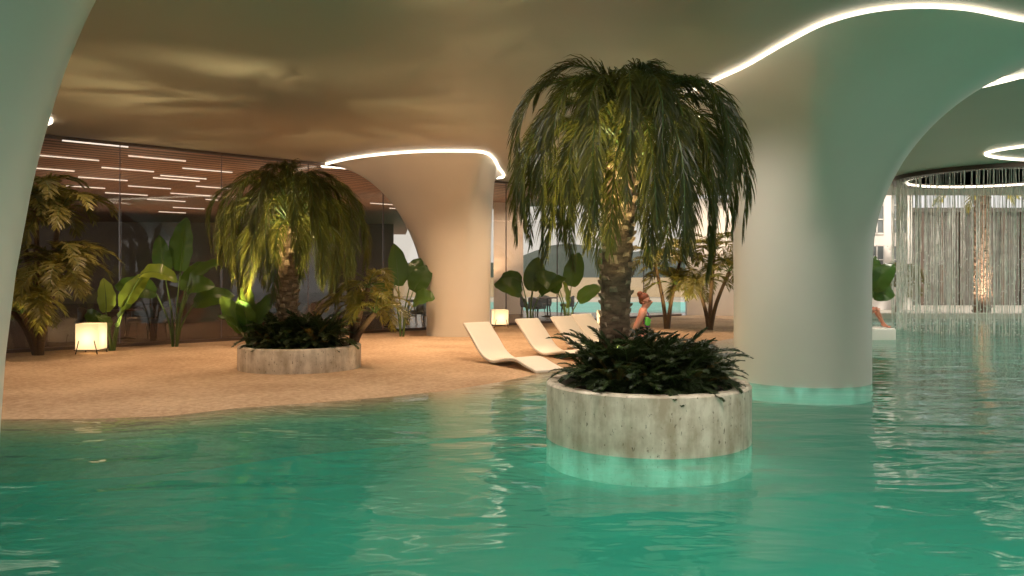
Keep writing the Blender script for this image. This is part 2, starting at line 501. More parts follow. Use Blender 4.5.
def dup(root, loc, rz, label, scale=1.0, group=None):
    """a copy of a thing with copies of its parts and sub-parts"""
    r = root.copy(); C.objects.link(r)
    r.location = loc; r.rotation_euler = (0, 0, rz); r.scale = (scale,) * 3
    r['label'] = label
    if group: r['group'] = group
    for ch in list(root.children):
        c = ch.copy(); C.objects.link(c); c.parent = r
        for g in list(ch.children):
            d = g.copy(); C.objects.link(d); d.parent = c
    return r


def flat_smooth(o, ang=40):
    o.data.set_sharp_from_angle(angle=math.radians(ang))
    return o


def crom(P, n=12, closed=True):
    out, k = [], len(P)
    P = [Vector(p) for p in P]
    for i in range(k if closed else k - 1):
        p0 = P[i - 1] if (closed or i > 0) else P[i]
        p1, p2 = P[i], P[(i + 1) % k]
        p3 = P[(i + 2) % k] if (closed or i + 2 < k) else p2
        for j in range(n):
            t = j / n
            out.append(0.5 * ((2 * p1) + (p2 - p0) * t + (2 * p0 - 5 * p1 + 4 * p2 - p3) * t * t + (3 * p1 - p0 - 3 * p2 + p3) * t ** 3))
    if not closed:
        out.append(P[-1])
    return out


# ------------------------------------------------------------------ shore, floor, pool
CZ = 4.75                                            # ceiling height
shore_px = [(-70, 421), (0, 419), (100, 419), (165, 416.5), (240, 408), (320, 402.5), (400, 396), (445, 391), (490, 384), (548, 372), (620, 358), (690, 346), (735, 338)]
shore = [(-15.0, 9.5), (-9.0, 9.4)] + [tuple(G(x, y)[:2]) for x, y in shore_px] + [(7.5, 23.2), (8.5, 25.5), (9.0, 28.0), (9.2, 36.0)]


def shore_dist(x, y):
    best, sg = 1e9, 1
    for (ax, ay), (bx, by) in zip(shore[:-1], shore[1:]):
        dx, dy = bx - ax, by - ay
        t = max(0, min(1, ((x - ax) * dx + (y - ay) * dy) / (dx * dx + dy * dy)))
        ex, ey = x - ax - t * dx, y - ay - t * dy
        d = ex * ex + ey * ey
        if d < best - 1e-9:
            best = d
            sg = 1 if dx * (y - ay) - dy * (x - ax) > 0 else -1
    return sg * math.sqrt(best)


def wall_pt(s, z=0.0):                               # along the lounge glazing
    return Vector((-9.6 + 1.13 * s, 17.7 + s, z))


def beyond_glass(x, y):
    return (y - 17.7) - (x + 9.6) / 1.13


def sand_z(x, y):
    d = shore_dist(x, y)
    if d > 0:
        return 0.055 * (1 - math.exp(-d / 0.9))
    return max(-0.6, d * 0.10 - 0.02 * d * d)


x0, x1, y0, y1, st = -14.5, 9.8, 6.5, 34.0, 0.22
nx, ny = int((x1 - x0) / st) + 1, int((y1 - y0) / st) + 1
mb = MB()
vs = [(x0 + i * st, y0 + j * st, sand_z(x0 + i * st, y0 + j * st)) for j in range(ny) for i in range(nx)]
fs = [(j * nx + i, j * nx + i + 1, (j + 1) * nx + i + 1, (j + 1) * nx + i) for j in range(ny - 1) for i in range(nx - 1)
      if beyond_glass(*vs[j * nx + i][:2]) < 0.4 and vs[j * nx + i][2] > -0.58]
mb.add(vs, fs)
struct(mb.build('floor', M['sand']))

mb = MB(); mb.add([(-16, -9, -0.26), (48, -9, -0.26), (48, 31.6, -0.26), (-16, 31.6, -0.26)], [(0, 1, 2, 3)])
struct(mb.build('floor_pool', M['pool_floor']))
wst = 0.4
wnx, wny = int(64 / wst) + 1, int(40.4 / wst) + 1
wv = [(-16 + i * wst, -9 + j * wst, 0.0) for j in range(wny) for i in range(wnx)]
dep = [min(1.0, max(0.0, -shore_dist(x, y) / 1.5)) if 3 < y and x < 12 else 1.0 for x, y, z in wv]
wf = [(j * wnx + i, j * wnx + i + 1, (j + 1) * wnx + i + 1, (j + 1) * wnx + i) for j in range(wny - 1) for i in range(wnx - 1)]
wf = [f for f in wf if max(dep[q] for q in f) > 0 or not (3 < wv[f[0]][1] and wv[f[0]][0] < 12)]
mb = MB(); mb.add(wv, wf)
wo = mb.build('pool_water', M['water'])
at = wo.data.attributes.new('depth', 'FLOAT', 'POINT')      # how deep the water stands, for its murkiness
at.data.foreach_set('value', dep)
tag(wo, 'rippling green pool water in front of the sand beach', 'water', kind='structure')

# ------------------------------------------------------------------ ceiling and columns
mb = MB()
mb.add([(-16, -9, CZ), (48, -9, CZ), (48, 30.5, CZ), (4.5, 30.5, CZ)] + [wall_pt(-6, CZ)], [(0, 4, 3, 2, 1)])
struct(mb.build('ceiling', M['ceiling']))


def column(center, r0, loop, t0, zb=-0.4, label='', base_r=None):
    cx, cy = center
    lp = crom([(p[0], p[1], 0) for p in loop], 14)
    zs = [zb, 0.0] + [CZ * (0.12 * i) for i in range(1, 5)]
    zs += [CZ * (0.48 + 0.52 * math.sin(PI / 2 * k / 26)) for k in range(1, 27)]
    n = len(lp)
    vs = []
    for z in zs:
        t = max(0.0, z / CZ)
        u = max(0.0, (t - t0) / (1 - t0))
        g = 1 - math.sqrt(max(0.0, 1 - min(1, u) ** 2))
        for p in lp:
            d = Vector((p.x - cx, p.y - cy, 0))
            b = Vector((cx, cy, 0)) + d.normalized() * r0
            q = b.lerp(p, g)
            vs.append((q.x, q.y, z))
    fs = [(i * n + j, i * n + (j + 1) % n, (i + 1) * n + (j + 1) % n, (i + 1) * n + j) for i in range(len(zs) - 1) for j in range(n)]
    mb = MB(); mb.add(vs, fs)
    return struct(mb.build('column', M['plaster']), label, 'column'), lp


def led_loop(lp, label, r=0.036, z=CZ - 0.03, closed=True, m='led'):
    mb = MB()
    mb.tube([(p[0], p[1], z) for p in lp], r, 6, closed=closed)
    return tag(mb.build('light_strip', M[m]), label, 'light strip', 'glowing ceiling light strips')


def gl(px, py):
    p = G(px, py, CZ - 0.03)
    return (p.x, p.y)


loopA = [gl(711, 82), gl(745, 66), gl(785, 43), gl(830, 21), gl(890, 8), gl(960, 8), gl(1024, 20), (7.3, 9.9), (7.9, 11.0), (7.6, 12.6), (6.6, 14.2), (5.0, 15.2), (3.5, 15.2), (2.85, 13.9)]
o, lp = column((4.72, 13.0), 1.06, loopA, 0.38, label='large flared white column standing in the pool behind the stone planter')
led_loop(lp, 'long curving light strip round the top of the large pool column', 0.026)
loopB = [gl(322, 166), gl(345, 159.5), gl(378, 154.7), gl(420, 151.5), gl(460, 151.0), gl(484, 152.5), gl(494, 159), gl(499, 168), gl(504, 176), (-0.5, 24.8), (-1.4, 24.7), (-2.6, 24.2), (-3.8, 23.3), (-4.8, 22.4)]
o, lp = column((-1.48, 22.0), 0.88, loopB, 0.12, label='flared white column standing on the sand behind the curved loungers')
led_loop(lp, 'curving light strip round the top of the column on the sand', 0.034)
loopC = [(-4.42 + 2.6 * math.cos(2 * PI * k / 12), 5.0 + 2.6 * math.sin(2 * PI * k / 12)) for k in range(12)]
o, lp = column((-4.42, 5.0), 1.0, loopC, 0.0, label='tall flared grey white column at the left edge, nearest of all columns')
# the two short pieces of light strip seen in part
led_loop(crom([(-13.0, 14.2, 0), (-11.0, 15.2, 0), (-9.6, 15.9, 0), (-9.08, 15.65, 0), (-9.0, 15.1, 0), (-9.6, 14.0, 0)], 10, False),
         'short curved end of a light strip beside the left edge column', 0.05, closed=False)
led_loop(crom([(6.6, 13.2, 0), gl(962, 83) + (0,), gl(1024, 76.5) + (0,), (9.4, 11.9, 0), (11.5, 12.4, 0), (13.5, 13.4, 0)], 10, False),
         'gently curved light strip in the ceiling right of the large pool column', 0.03, closed=False)
led_loop(crom([(14.0, 18.0, 0), (12.8, 17.9, 0), (11.95, 18.8, 0), (11.75, 19.6, 0), (12.1, 20.2, 0), (13.2, 20.8, 0), (14.6, 21.0, 0), (15.6, 19.6, 0)], 10, True),
         'small oval light strip in the ceiling above the falling water', 0.035)

# ------------------------------------------------------------------ lounge behind the glass
dirw = Vector((1.13, 1, 0)).normalized()
ang_w = math.atan2(1, 1.13)
panel = 2.35
s_edges = [0.544 + 1.556 * k for k in range(-3, 10)]
for i, (sa, sb) in enumerate(zip(s_edges[:-1], s_edges[1:])):
    a, b = wall_pt(sa), wall_pt(sb)
    c = (a + b) / 2
    L_ = (b - a).length
    mb = MB()
    mb.box((a.x, a.y, CZ / 2), (0.014, 0.04, CZ - 0.02), 0, ang_w)
    mb.box((c.x, c.y, 0.06), (L_, 0.08, 0.14), 0, ang_w)
    mb.box((c.x, c.y, CZ - 0.04), (L_, 0.08, 0.06), 0, ang_w)
    w = struct(mb.build('window_%d' % (i + 1), M['mullion'], smooth=False))
    mb = MB()
    mb.box((c.x, c.y, CZ / 2), (L_ - 0.05, 0.016, CZ - 0.22), 0, ang_w)
    mb.build('pane', M['glass'], w, smooth=False)

mb = MB()
A, B = wall_pt(-4), wall_pt(15.5)
mb.add([(A.x, A.y, 0.06), (B.x, B.y, 0.06), (14, 34, 0.06), (2, 35.0, 0.06), (-5, 41, 0.06), (-8, 62, 0.06), (-45, 52, 0.06)], [tuple(range(7))])
struct(mb.build('floor_lounge', M['lounge_floor']))
mb = MB()
A, B = wall_pt(-4), wall_pt(12.5)
mb.add([(A.x, A.y, CZ), (B.x, B.y, CZ), (2.2, 34.5, CZ), (-5, 40, CZ), (-8, 60, CZ), (-45, 52, CZ)], [tuple(range(5, -1, -1))])
struct(mb.build('ceiling_lounge', M['slats']))
mb = MB()
mb.box((-22, 46, 2.4), (30, 0.3, 4.8), 0, 0.12)
struct(mb.build('wall_back', M['dark_wall'], smooth=False))
mb = MB(); mb.box((-14.2, 3.3, 2.3), (0.3, 23.5, 5.6)); struct(mb.build('wall_left', M['plaster'], smooth=False))
# cream walls beside the glazed centre
mb = MB(); mb.box((10.6, 32.9, 2.4), (6.8, 0.3, 4.9)); struct(mb.build('wall_centre', M['cream_wall'], smooth=False))
mb = MB()
mb.box((-0.15, 33.6, 2.4), (1.25, 0.3, 4.8))
struct(mb.build('wall_pier', M['cream_wall'], smooth=False))

# light strips in the slatted ceiling
crop = [(265, 88, 548, 115), (160, 150, 422, 173), (550, 152, 790, 176), (150, 206, 318, 218), (432, 203, 658, 220), (780, 205, 990, 224), (335, 243, 543, 259),
        (655, 246, 850, 262), (685, 236, 880, 252), (275, 280, 448, 292), (548, 281, 728, 294), (840, 282, 985, 294), (450, 310, 628, 322), (730, 312, 895, 324),
        (628, 338, 790, 348), (740, 372, 870, 380), (690, 390, 780, 398), (880, 338, 925, 342), (180, 308, 240, 312)]
strips = [(a / 4.267, 120 + b / 4.267, c / 4.267, 120 + d / 4.267) for a, b, c, d in crop]
strips += [(374, 178, 404, 181.5), (386, 193, 412, 196), (372, 203, 400, 205.5), (392, 208, 412, 210), (500, 206.5, 513, 207.5)]
words = ['first', 'second', 'third', 'fourth', 'fifth', 'sixth', 'seventh', 'eighth', 'ninth', 'tenth', 'eleventh', 'twelfth', 'thirteenth', 'fourteenth', 'fifteenth', 'sixteenth', 'seventeenth', 'eighteenth', 'nineteenth', 'twentieth']
strips.sort(key=lambda q: (q[1] + q[3]) / 2)
for i, (a, b, c, d) in enumerate(strips):
    p, q = G(a, b, CZ - 0.03), G(c, d, CZ - 0.03)
    ln = (q - p).length
    mid = (p + q) / 2
    mb = MB(); mb.box((0, 0, 0), (ln, 0.04, 0.03), 0)
    o = mb.build('slot_light', M['led_cool'], smooth=False, loc=mid, rz=ang_w)
    w_ = words[i] if i < 20 else ['twenty-first', 'twenty-second', 'twenty-third', 'twenty-fourth'][i - 20]
    lab = 'thin white slot light in the slatted wood ceiling, %s from the top' % w_
    if i == len(strips) - 1: lab = 'thin white slot light in the slatted wood ceiling, lowest of all'
    tag(o, lab, 'ceiling light', 'slot lights in the lounge ceiling')
# added upward spots that brighten the slatted ceiling and the dark lounge
for (x, y, e) in ((-10.5, 22.5, 220), (-7.0, 25.5, 220), (-3.0, 28.5, 220), (-14, 27, 220), (-10.5, 31, 220), (-6, 34, 220), (-16, 36, 220), (-1, 32.5, 160)):
    lamp('lounge_fill', 'SPOT', (x, y, 0.9), (x, y, 4.7), e * 1.8, (1.0, 0.66, 0.42), spot_size=math.radians(115), spot_blend=0.6, shadow_soft_size=0.15)


lamp('lounge_fill', 'SPOT', (0.3, 29.8, 4.5), (-0.1, 33.4, 1.8), 420, (1.0, 0.80, 0.62), spot_size=math.radians(75), spot_blend=0.6, shadow_soft_size=0.1)  # added spot brightening the cream pier
lamp('lounge_fill', 'SPOT', (9.0, 29.5, 4.5), (9.0, 32.7, 1.8), 420, (1.0, 0.80, 0.62), spot_size=math.radians(95), spot_blend=0.6, shadow_soft_size=0.1)  # added spot brightening the cream centre wall


# furniture of the lounge
def cafe_table(label, loc, rz=0.0):
    t = thing('cafe_table', label, 'table', loc, rz, 'small round lounge tables')
    mb = MB(); mb.lathe([(0.38, 0.72), (0.40, 0.73), (0.40, 0.75), (0.39, 0.76)], 28); mb.build('table_top', M['wood'], t)
    mb = MB(); mb.lathe([(0.03, 0.03), (0.028, 0.4), (0.03, 0.72)], 12); mb.build('pedestal', M['dark_metal'], t)
    mb = MB(); mb.lathe([(0.24, 0.0), (0.24, 0.02), (0.05, 0.05)], 24); mb.build('base', M['dark_metal'], t)
    return t


def lounge_chair(label, loc, rz=0.0):
    t = thing('lounge_chair', label, 'chair', loc, rz, 'chairs in the lounge')
    mb = MB(); mb.rbox((0, 0, 0.44), (0.56, 0.54, 0.12), 0.04); mb.build('seat', M['chair'], t)
    mb = MB()
    vs, fs, n = [], [], 9
    for k in range(n):
        a = PI * (0.08 + 0.84 * k / (n - 1))
        hh = 0.62 + 0.20 * math.sin(a)
        for r in (0.29, 0.34):
            for z in (0.46, hh):
                vs.append((r * math.cos(a) * 0.95, r * math.sin(a) * 0.9 - 0.02, z))
    for k in range(n - 1):
        b = k * 4; c = b + 4
        fs += [(b, b + 1, c + 1, c), (b + 2, c + 2, c + 3, b + 3), (b + 1, b + 3, c + 3, c + 1), (b, c, c + 2, b + 2)]
    fs += [(0, 2, 3, 1), ((n - 1) * 4, (n - 1) * 4 + 1, (n - 1) * 4 + 3, (n - 1) * 4 + 2)]
    mb.add(vs, fs); mb.build('backrest', M['chair'], t)
    for sx in (-1, 1):
        for sy in (-1, 1):
            mb = MB(); mb.tube([(sx * 0.26, sy * 0.25, 0), (sx * 0.22, sy * 0.2, 0.40)], [0.012, 0.018], 8); mb.build('leg', M['dark_metal'], t)
    return t


def bar_stool(label, loc, rz=0.0):
    t = thing('bar_stool', label, 'stool', loc, rz, 'bar stools in the lounge')
    mb = MB(); mb.lathe([(0.17, 0.74), (0.19, 0.76), (0.19, 0.80), (0.16, 0.82)], 24); mb.build('seat', M['chair'], t)
    mb = MB(); mb.lathe([(0.17, 0.26), (0.185, 0.27), (0.185, 0.29), (0.17, 0.30), (0.17, 0.26)], 24); mb.build('foot_ring', M['dark_metal'], t)
    for k in range(4):
        a = PI / 4 + k * PI / 2
        mb = MB(); mb.tube([(0.23 * math.cos(a), 0.23 * math.sin(a), 0), (0.10 * math.cos(a), 0.10 * math.sin(a), 0.75)], 0.013, 8); mb.build('leg', M['dark_metal'], t)
    return t


FZ = 0.06
tab0 = cafe_table('dark round table in the lounge, nearest the square lantern by the left palm', (-9.9, 20.4, FZ))
tspots = [((-6.9, 22.6, FZ), 'dark round table in the lounge behind the tall paddle leaf plant'),
          ((-3.9, 25.2, FZ), 'dark round table in the lounge behind the palm planter on the sand'),
          ((-2.8, 28.0, FZ), 'dark round table in the lounge beside the bar stools'),
          ((1.4, 31.4, FZ), 'dark round table in the glazed centre behind the loungers')]
for l, lab in tspots:
    dup(tab0, l, 0.0, lab)
ch0 = lounge_chair('grey tub chair in the lounge, left of the table nearest the left lantern', (-10.7, 20.2, FZ), PI / 2)
cspots = [((-9.2, 20.9, FZ), -PI / 2, 'grey tub chair in the lounge, right of the table nearest the left lantern'),
          ((-9.9, 21.3, FZ), 0, 'grey tub chair in the lounge, beyond the table nearest the left lantern'),
          ((-7.7, 22.4, FZ), PI / 2, 'grey tub chair in the lounge, left of the table behind the tall paddle plant'),
          ((-6.1, 23.0, FZ), -PI / 2, 'grey tub chair in the lounge, right of the table behind the tall paddle plant'),
          ((-6.9, 23.5, FZ), 0, 'grey tub chair in the lounge, beyond the table behind the tall paddle plant'),
          ((-4.7, 25.0, FZ), PI / 2, 'grey tub chair in the lounge, left of the table behind the sand planter'),
          ((-3.1, 25.6, FZ), -PI / 2, 'grey tub chair in the lounge, right of the table behind the sand planter'),
          ((0.6, 31.2, FZ), PI / 2, 'grey tub chair left of the table behind the loungers'),
          ((2.2, 31.7, FZ), -PI / 2, 'grey tub chair right of the table behind the loungers'),
          ((1.3, 32.3, FZ), 0, 'grey tub chair beyond the table behind the loungers'),
          ((0.9, 29.6, FZ), 2.4, 'grey tub chair just inside the glass behind the loungers')]
for l, r, lab in cspots:
    dup(ch0, l, r, lab)
st0 = bar_stool('tall bar stool behind the glass, nearest the broad leaf plant by the sand column', (-3.35, 25.6 + 1.0, FZ))
for l, lab in (((-3.05, 28.9, FZ), 'tall bar stool behind the glass, farthest of the three'), ((-2.75, 26.3, FZ), 'tall bar stool behind the glass, closest to the sand column')):
    dup(st0, l, 0.3, lab)

# ------------------------------------------------------------------ outdoors beyond the hall
mb = MB()
mb.add([(-30, 34, -0.05), (90, 31.5, -0.05), (90, 160, -0.05), (-60, 160, -0.05)], [(0, 1, 2, 3)])
struct(mb.build('ground', M['deck']))
mb = MB(); mb.box((28.8, 31.8, 0.0), (39, 0.7, 0.36)); struct(mb.build('trim_1', M['deck'], smooth=False))
mb = MB(); mb.add([(-9, 36, 0.0), (13, 36, 0.0), (16, 50, 0.0), (-12, 50, 0.0)], [(0, 1, 2, 3)])
tag(mb.build('outdoor_pool', M['ext_pool']), 'turquoise outdoor pool beyond the glass', 'pool', kind='structure')
mb = MB(); mb.box((5, 62, 0.75), (60, 0.5, 1.5)); struct(mb.build('wall_garden', M['ext_wall'], smooth=False))
mb = MB()
hv, hf = [], []
for i in range(61):
    x = -60 + i * 3.2
    top = 5.5 + 1.6 * math.sin(i * 0.33) + 0.9 * math.sin(i * 0.9 + 1)
    for j, (yy, zz) in enumerate(((120, -1), (130, top * 0.6), (150, top), (170, -1))):
        hv.append((x, yy, zz))
for i in range(60):
    for j in range(3):
        a = i * 4 + j
        hf.append((a, a + 4, a + 5, a + 1))
mb.add(hv, hf); struct(mb.build('hill', M['hill']))


def building(name, label, loc, w, d, h, cols, rows, m, wz0=0.8, frac=0.62):
    t = thing(name, label, 'building', loc)
    mb = MB(); mb.box((0, d / 2, h / 2), (w, d, h)); mb.build('wall', m, t, smooth=False)
    mb = MB(); mb.box((0, d / 2, h + 0.15), (w + 0.4, d + 0.4, 0.3)); mb.build('roof', m, t, smooth=False)
    cw, rh = w / cols, (h - wz0) / rows
    for i in range(cols):
        for j in range(rows):
            cx, cz = -w / 2 + (i + .5) * cw, wz0 + (j + .5) * rh
            mb = MB()
            ww, hh = cw * frac, rh * 0.78
            for a, b, sx, sz in ((-ww / 2, 0, 0.08, hh), (ww / 2, 0, 0.08, hh), (0, 0, 0.06, hh), (0, -hh / 2, ww, 0.08), (0, hh / 2, ww, 0.08), (0, hh / 6, ww, 0.05), (0, -hh / 6, ww, 0.05)):
                mb.box((cx + a, -0.04, cz + b), (sx, 0.1, sz))
            wd = mb.build('window', M['white_build'], t, smooth=False)
            mb = MB(); mb.box((cx, -0.01, cz), (ww, 0.04, hh)); mb.build('pane', M['window_glass_far'], wd, smooth=False)
    return t


building('apartment_building', 'pale building with tall gridded windows beyond the pool, beside the large column', (17.7, 40, -0.05), 4.8, 8, 9.0, 4, 3, M['white_build'])
t = thing('garden_building', 'low grey brown building seen through the falling water', 'building', (31.2, 46, -0.05))
mb = MB(); mb.box((0, 4, 2.7), (16, 8, 5.4)); mb.build('wall', M['grey_build'], t, smooth=False)
mb = MB(); mb.box((0, 4, 5.5), (16.4, 8.4, 0.25)); mb.build('roof', M['grey_build'], t, smooth=False)
for k in range(14):
    mb = MB(); mb.box((-7.6 + k * 1.17, -0.08, 2.7), (0.22, 0.16, 5.3)); mb.build('pilaster', M['dark_wall'], t, smooth=False)


# ------------------------------------------------------------------ plants
def frond_mesh(name, L_, e0, e1, p, nleaf, ll, wid, droop, seed, start=0.14, mats=None, spread=48, side=0.12, rw=0.014, tipfrac=0.35, nseg=3):
    """one pinnate frond: a bending rachis (origin at its base, growing along +X and +Z) with two rows of leaflets"""
    rnd = random.Random(seed)
    n = 22
    pts, x, y, z = [], 0.0, 0.0, 0.0
    sw = rnd.uniform(-side, side)
    for i in range(n + 1):
        s = i / n
        pts.append(Vector((x, y, z)))
        if isinstance(p, tuple):
            u = max(0.0, min(1.0, (s - p[0]) / (p[1] - p[0])))
            a = math.radians(e0 + (e1 - e0) * u * u * (3 - 2 * u))
        else:
            a = math.radians(e0 + (e1 - e0) * s ** p)
        x += math.cos(a) * L_ / n; z += math.sin(a) * L_ / n; y += sw * L_ / n * s
    mb = MB()
    mb.tube(pts, [rw * (1 - 0.8 * i / n) for i in range(n + 1)], 4, 1)
    for i in range(nleaf):
        s = start + (1 - start) * (i + rnd.random() * 0.4) / nleaf
        k = min(n - 1, int(s * n))
        base = pts[k].lerp(pts[k + 1], s * n - k)
        T = (pts[k + 1] - pts[k]).normalized()
        prof = math.sin(PI * min(1, (s - start) / (1 - start) * 0.82 + 0.18)) ** 0.6
        prof = max(prof, tipfrac)
        for sg in (-1, 1):
            Ln = ll * prof * rnd.uniform(0.8, 1.12)
            a = math.radians(spread + rnd.uniform(-12, 12) - 22 * s)
            up = Vector((-T.z, 0, T.x))
            d = (Vector((0, sg, 0)) * math.sin(a) + T * math.cos(a) + up * rnd.uniform(-0.05, 0.3)).normalized()
            w = T - d * T.dot(d)
            w = (w.normalized() + up * rnd.uniform(-0.7, 0.7)).normalized()
            q = base.copy()
            vs, wd = [], (0.5, 1.0, 0.75)
            for h in range(nseg):
                wv = w * wid * 0.5 * wd[min(h, 2)]
                vs += [q + wv, q - wv]
                q = q + d * Ln / nseg
                d = (d + Vector((0, 0, -droop * rnd.uniform(0.8, 1.2)))).normalized()
            vs.append(q)
            fs = [(2 * h, 2 * h + 1, 2 * h + 3, 2 * h + 2) for h in range(nseg - 1)] + [(2 * nseg - 2, 2 * nseg - 1, 2 * nseg)]
            mb.add(vs, fs, 0)
    return mb.mesh(name, mats, smooth=False)


# ---- weeping palms in the two planters
PM = [M['palm_leaf'], M['stem']]
PF = {}
for cls, (L_, e0, e1, p) in {'crest': (1.45, 84, -70, (0.05, 1.0)), 'high': (2.2, 66, -89, (-0.05, 0.9)), 'mid': (2.2, 50, -91, (-0.1, 0.85)), 'low': (1.9, 30, -92, (-0.15, 0.72))}.items():
    PF[cls] = [frond_mesh('frond', L_ * f, e0, e1, p, 84, 0.44, 0.015, 0.55, 11 * k + len(cls) * 97 + int(e0), 0.14, PM, spread=40) for k, f in enumerate((1.0, 0.9, 1.08))]


def trunk_mesh(pts, r0, r1, boots, seed):
    rnd = random.Random(seed)
    mb = MB()
    c = crom(pts, 8, False)
    n = len(c)
    rad = [(r0 + (r1 - r0) * i / (n - 1)) * (1 + 0.04 * math.sin(i * 2.1)) for i in range(n)]
    mb.tube(c, rad, 18)
    for k in range(boots):                           # stubs of cut leaf bases in a spiral
        f = (k + 0.5) / boots
        i = min(n - 2, int(f * (n - 1)))
        ctr = c[i].lerp(c[i + 1], f * (n - 1) - i)
        a = k * 2.39996 + rnd.uniform(-.15, .15)
        o_ = Vector((math.cos(a), math.sin(a), 0)); t_ = Vector((-o_.y, o_.x, 0)); r = rad[i]
        w, h = r * 0.30, r * 0.36 * rnd.uniform(0.8, 1.3)
        b = ctr + o_ * r * 0.86
        out = o_ * r * 0.34 * rnd.uniform(0.7, 1.3) + Vector((0, 0, h))
        vs = [b - t_ * w, b + t_ * w, b + t_ * w * .8 + Vector((0, 0, h * 1.2)), b - t_ * w * .8 + Vector((0, 0, h * 1.2)),
              b + out * .9 - t_ * w * .7, b + out * .9 + t_ * w * .7, b + out + Vector((0, 0, h * .35)) + t_ * w * .6, b + out + Vector((0, 0, h * .35)) - t_ * w * .6]
        mb.add(vs, [(0, 1, 5, 4), (1, 2, 6, 5), (3, 0, 4, 7), (4, 5, 6, 7), (2, 3, 7, 6)], 1)
    return mb.mesh('trunk', [M['trunk'], M['boot']], smooth=False)


def weeping_palm(label, loc, trunk_pts, r, hub, counts, seed, scale=1.0, group='weeping palms in round planters'):
    rnd = random.Random(seed)
    t = thing('weeping_palm', label, 'palm', loc, 0, group)
    link('trunk', trunk_mesh(trunk_pts, r * 0.92, r, 120, seed), t)
    for cls, cnt in counts:
        for k in range(cnt):
            az = 2 * PI * (k + rnd.uniform(-.3, .3)) / cnt + len(cls)
            o = link('frond', PF[cls][(k + seed) % 3], t)
            zz = {'crest': 0.12, 'high': 0.08, 'mid': 0.0, 'low': -0.10}[cls]
            o.location = Vector(hub) + Vector((math.cos(az) * r * .5, math.sin(az) * r * .5, zz + rnd.uniform(-.06, .06)))
            o.rotation_euler = (0, rnd.uniform(-.12, .12), az)
            s = scale * rnd.uniform(0.9, 1.08)
            o.scale = (s, s, s)
    return t


# ---- planters
def planter(label, loc, R, h_below, h_above):
    t = thing('planter', label, 'planter', loc, 0, 'round stone planters')
    mb = MB()
    mb.lathe([(R - 0.01, -h_below), (R, -h_below + 0.02), (R, h_above - 0.02), (R - 0.02, h_above), (R - 0.12, h_above), (R - 0.13, h_above - 0.02), (R - 0.13, h_above - 0.14)], 96)
    flat_smooth(mb.build('wall', M['travertine'], t))
    mb = MB(); mb.lathe([(R - 0.13, h_above - 0.12), (R * 0.5, h_above - 0.06), (0.01, h_above - 0.03)], 48); mb.build('soil', M['soil'], t)
    return t


PN = (1.425, 8.4)                                   # pool planter
PFAR = (-3.79, 14.25)                               # sand planter
planter('round travertine planter standing in the pool', (PN[0], PN[1], 0), 1.06, 0.32, 0.58)
planter('round travertine planter standing on the sand', (PFAR[0], PFAR[1], 0), 1.07, 0.02, 0.46)
weeping_palm('large weeping palm in the planter standing in the pool', (1.11, 8.45, 0.45), [(0, 0, 0), (-0.02, 0, 0.6), (0.0, 0, 1.3), (0.03, 0, 1.9), (0.06, 0, 2.5)], 0.165, (0.10, 0, 2.62),
             (('crest', 11), ('high', 23), ('mid', 25), ('low', 17)), 3, 0.93)
weeping_palm('weeping palm in the planter on the sand', (-3.98, 14.3, 0.36), [(0, 0, 0), (-0.05, 0, 0.6), (-0.06, 0, 1.2), (0.02, 0, 2.2)], 0.19, (0.02, 0, 2.36),
             (('crest', 10), ('high', 20), ('mid', 22), ('low', 15)), 8, 1.0)

# ---- ferns in the planters
FM = [M['fern_leaf'], M['stem']]
FERN = [frond_mesh('frond', L_, e0, e1, 0.9, 46, 0.10, 0.012, 0.14, 40 + k, 0.10, FM, spread=62, rw=0.006, tipfrac=0.2, nseg=2) for k, (L_, e0, e1) in enumerate(((0.52, 78, -15), (0.48, 64, -30), (0.46, 44, -40), (0.44, 86, 25)))]
GOLD = [frond_mesh('frond', L_, e0, e1, 0.9, 24, 0.11, 0.026, 0.1, 60 + k, 0.2, [M['fern_gold'], M['stem']], spread=40, rw=0.006, tipfrac=0.3, nseg=2) for k, (L_, e0, e1) in enumerate(((0.46, 82, 30), (0.42, 62, 0)))]


def fern(label, loc, seed, scale, group, gold=False, n=16):
    rnd = random.Random(seed)
    t = thing('fern', label, 'fern', loc, rnd.uniform(0, 6.28), group)
    for k in range(n):
        az = 2.39996 * k
        cls = 3 if k < n * 0.18 else (0 if k < n * .45 else (1 if k < n * 0.75 else 2))
        me = GOLD[k % 2] if gold and k < n * 0.5 else FERN[cls]
        o = link('frond', me, t)
        o.location = (math.cos(az) * 0.03, math.sin(az) * 0.03, -0.02)
        o.rotation_euler = (0, rnd.uniform(-.15, .15), az)
        s = scale * rnd.uniform(.8, 1.15)
        o.scale = (s, s, s)
    return t


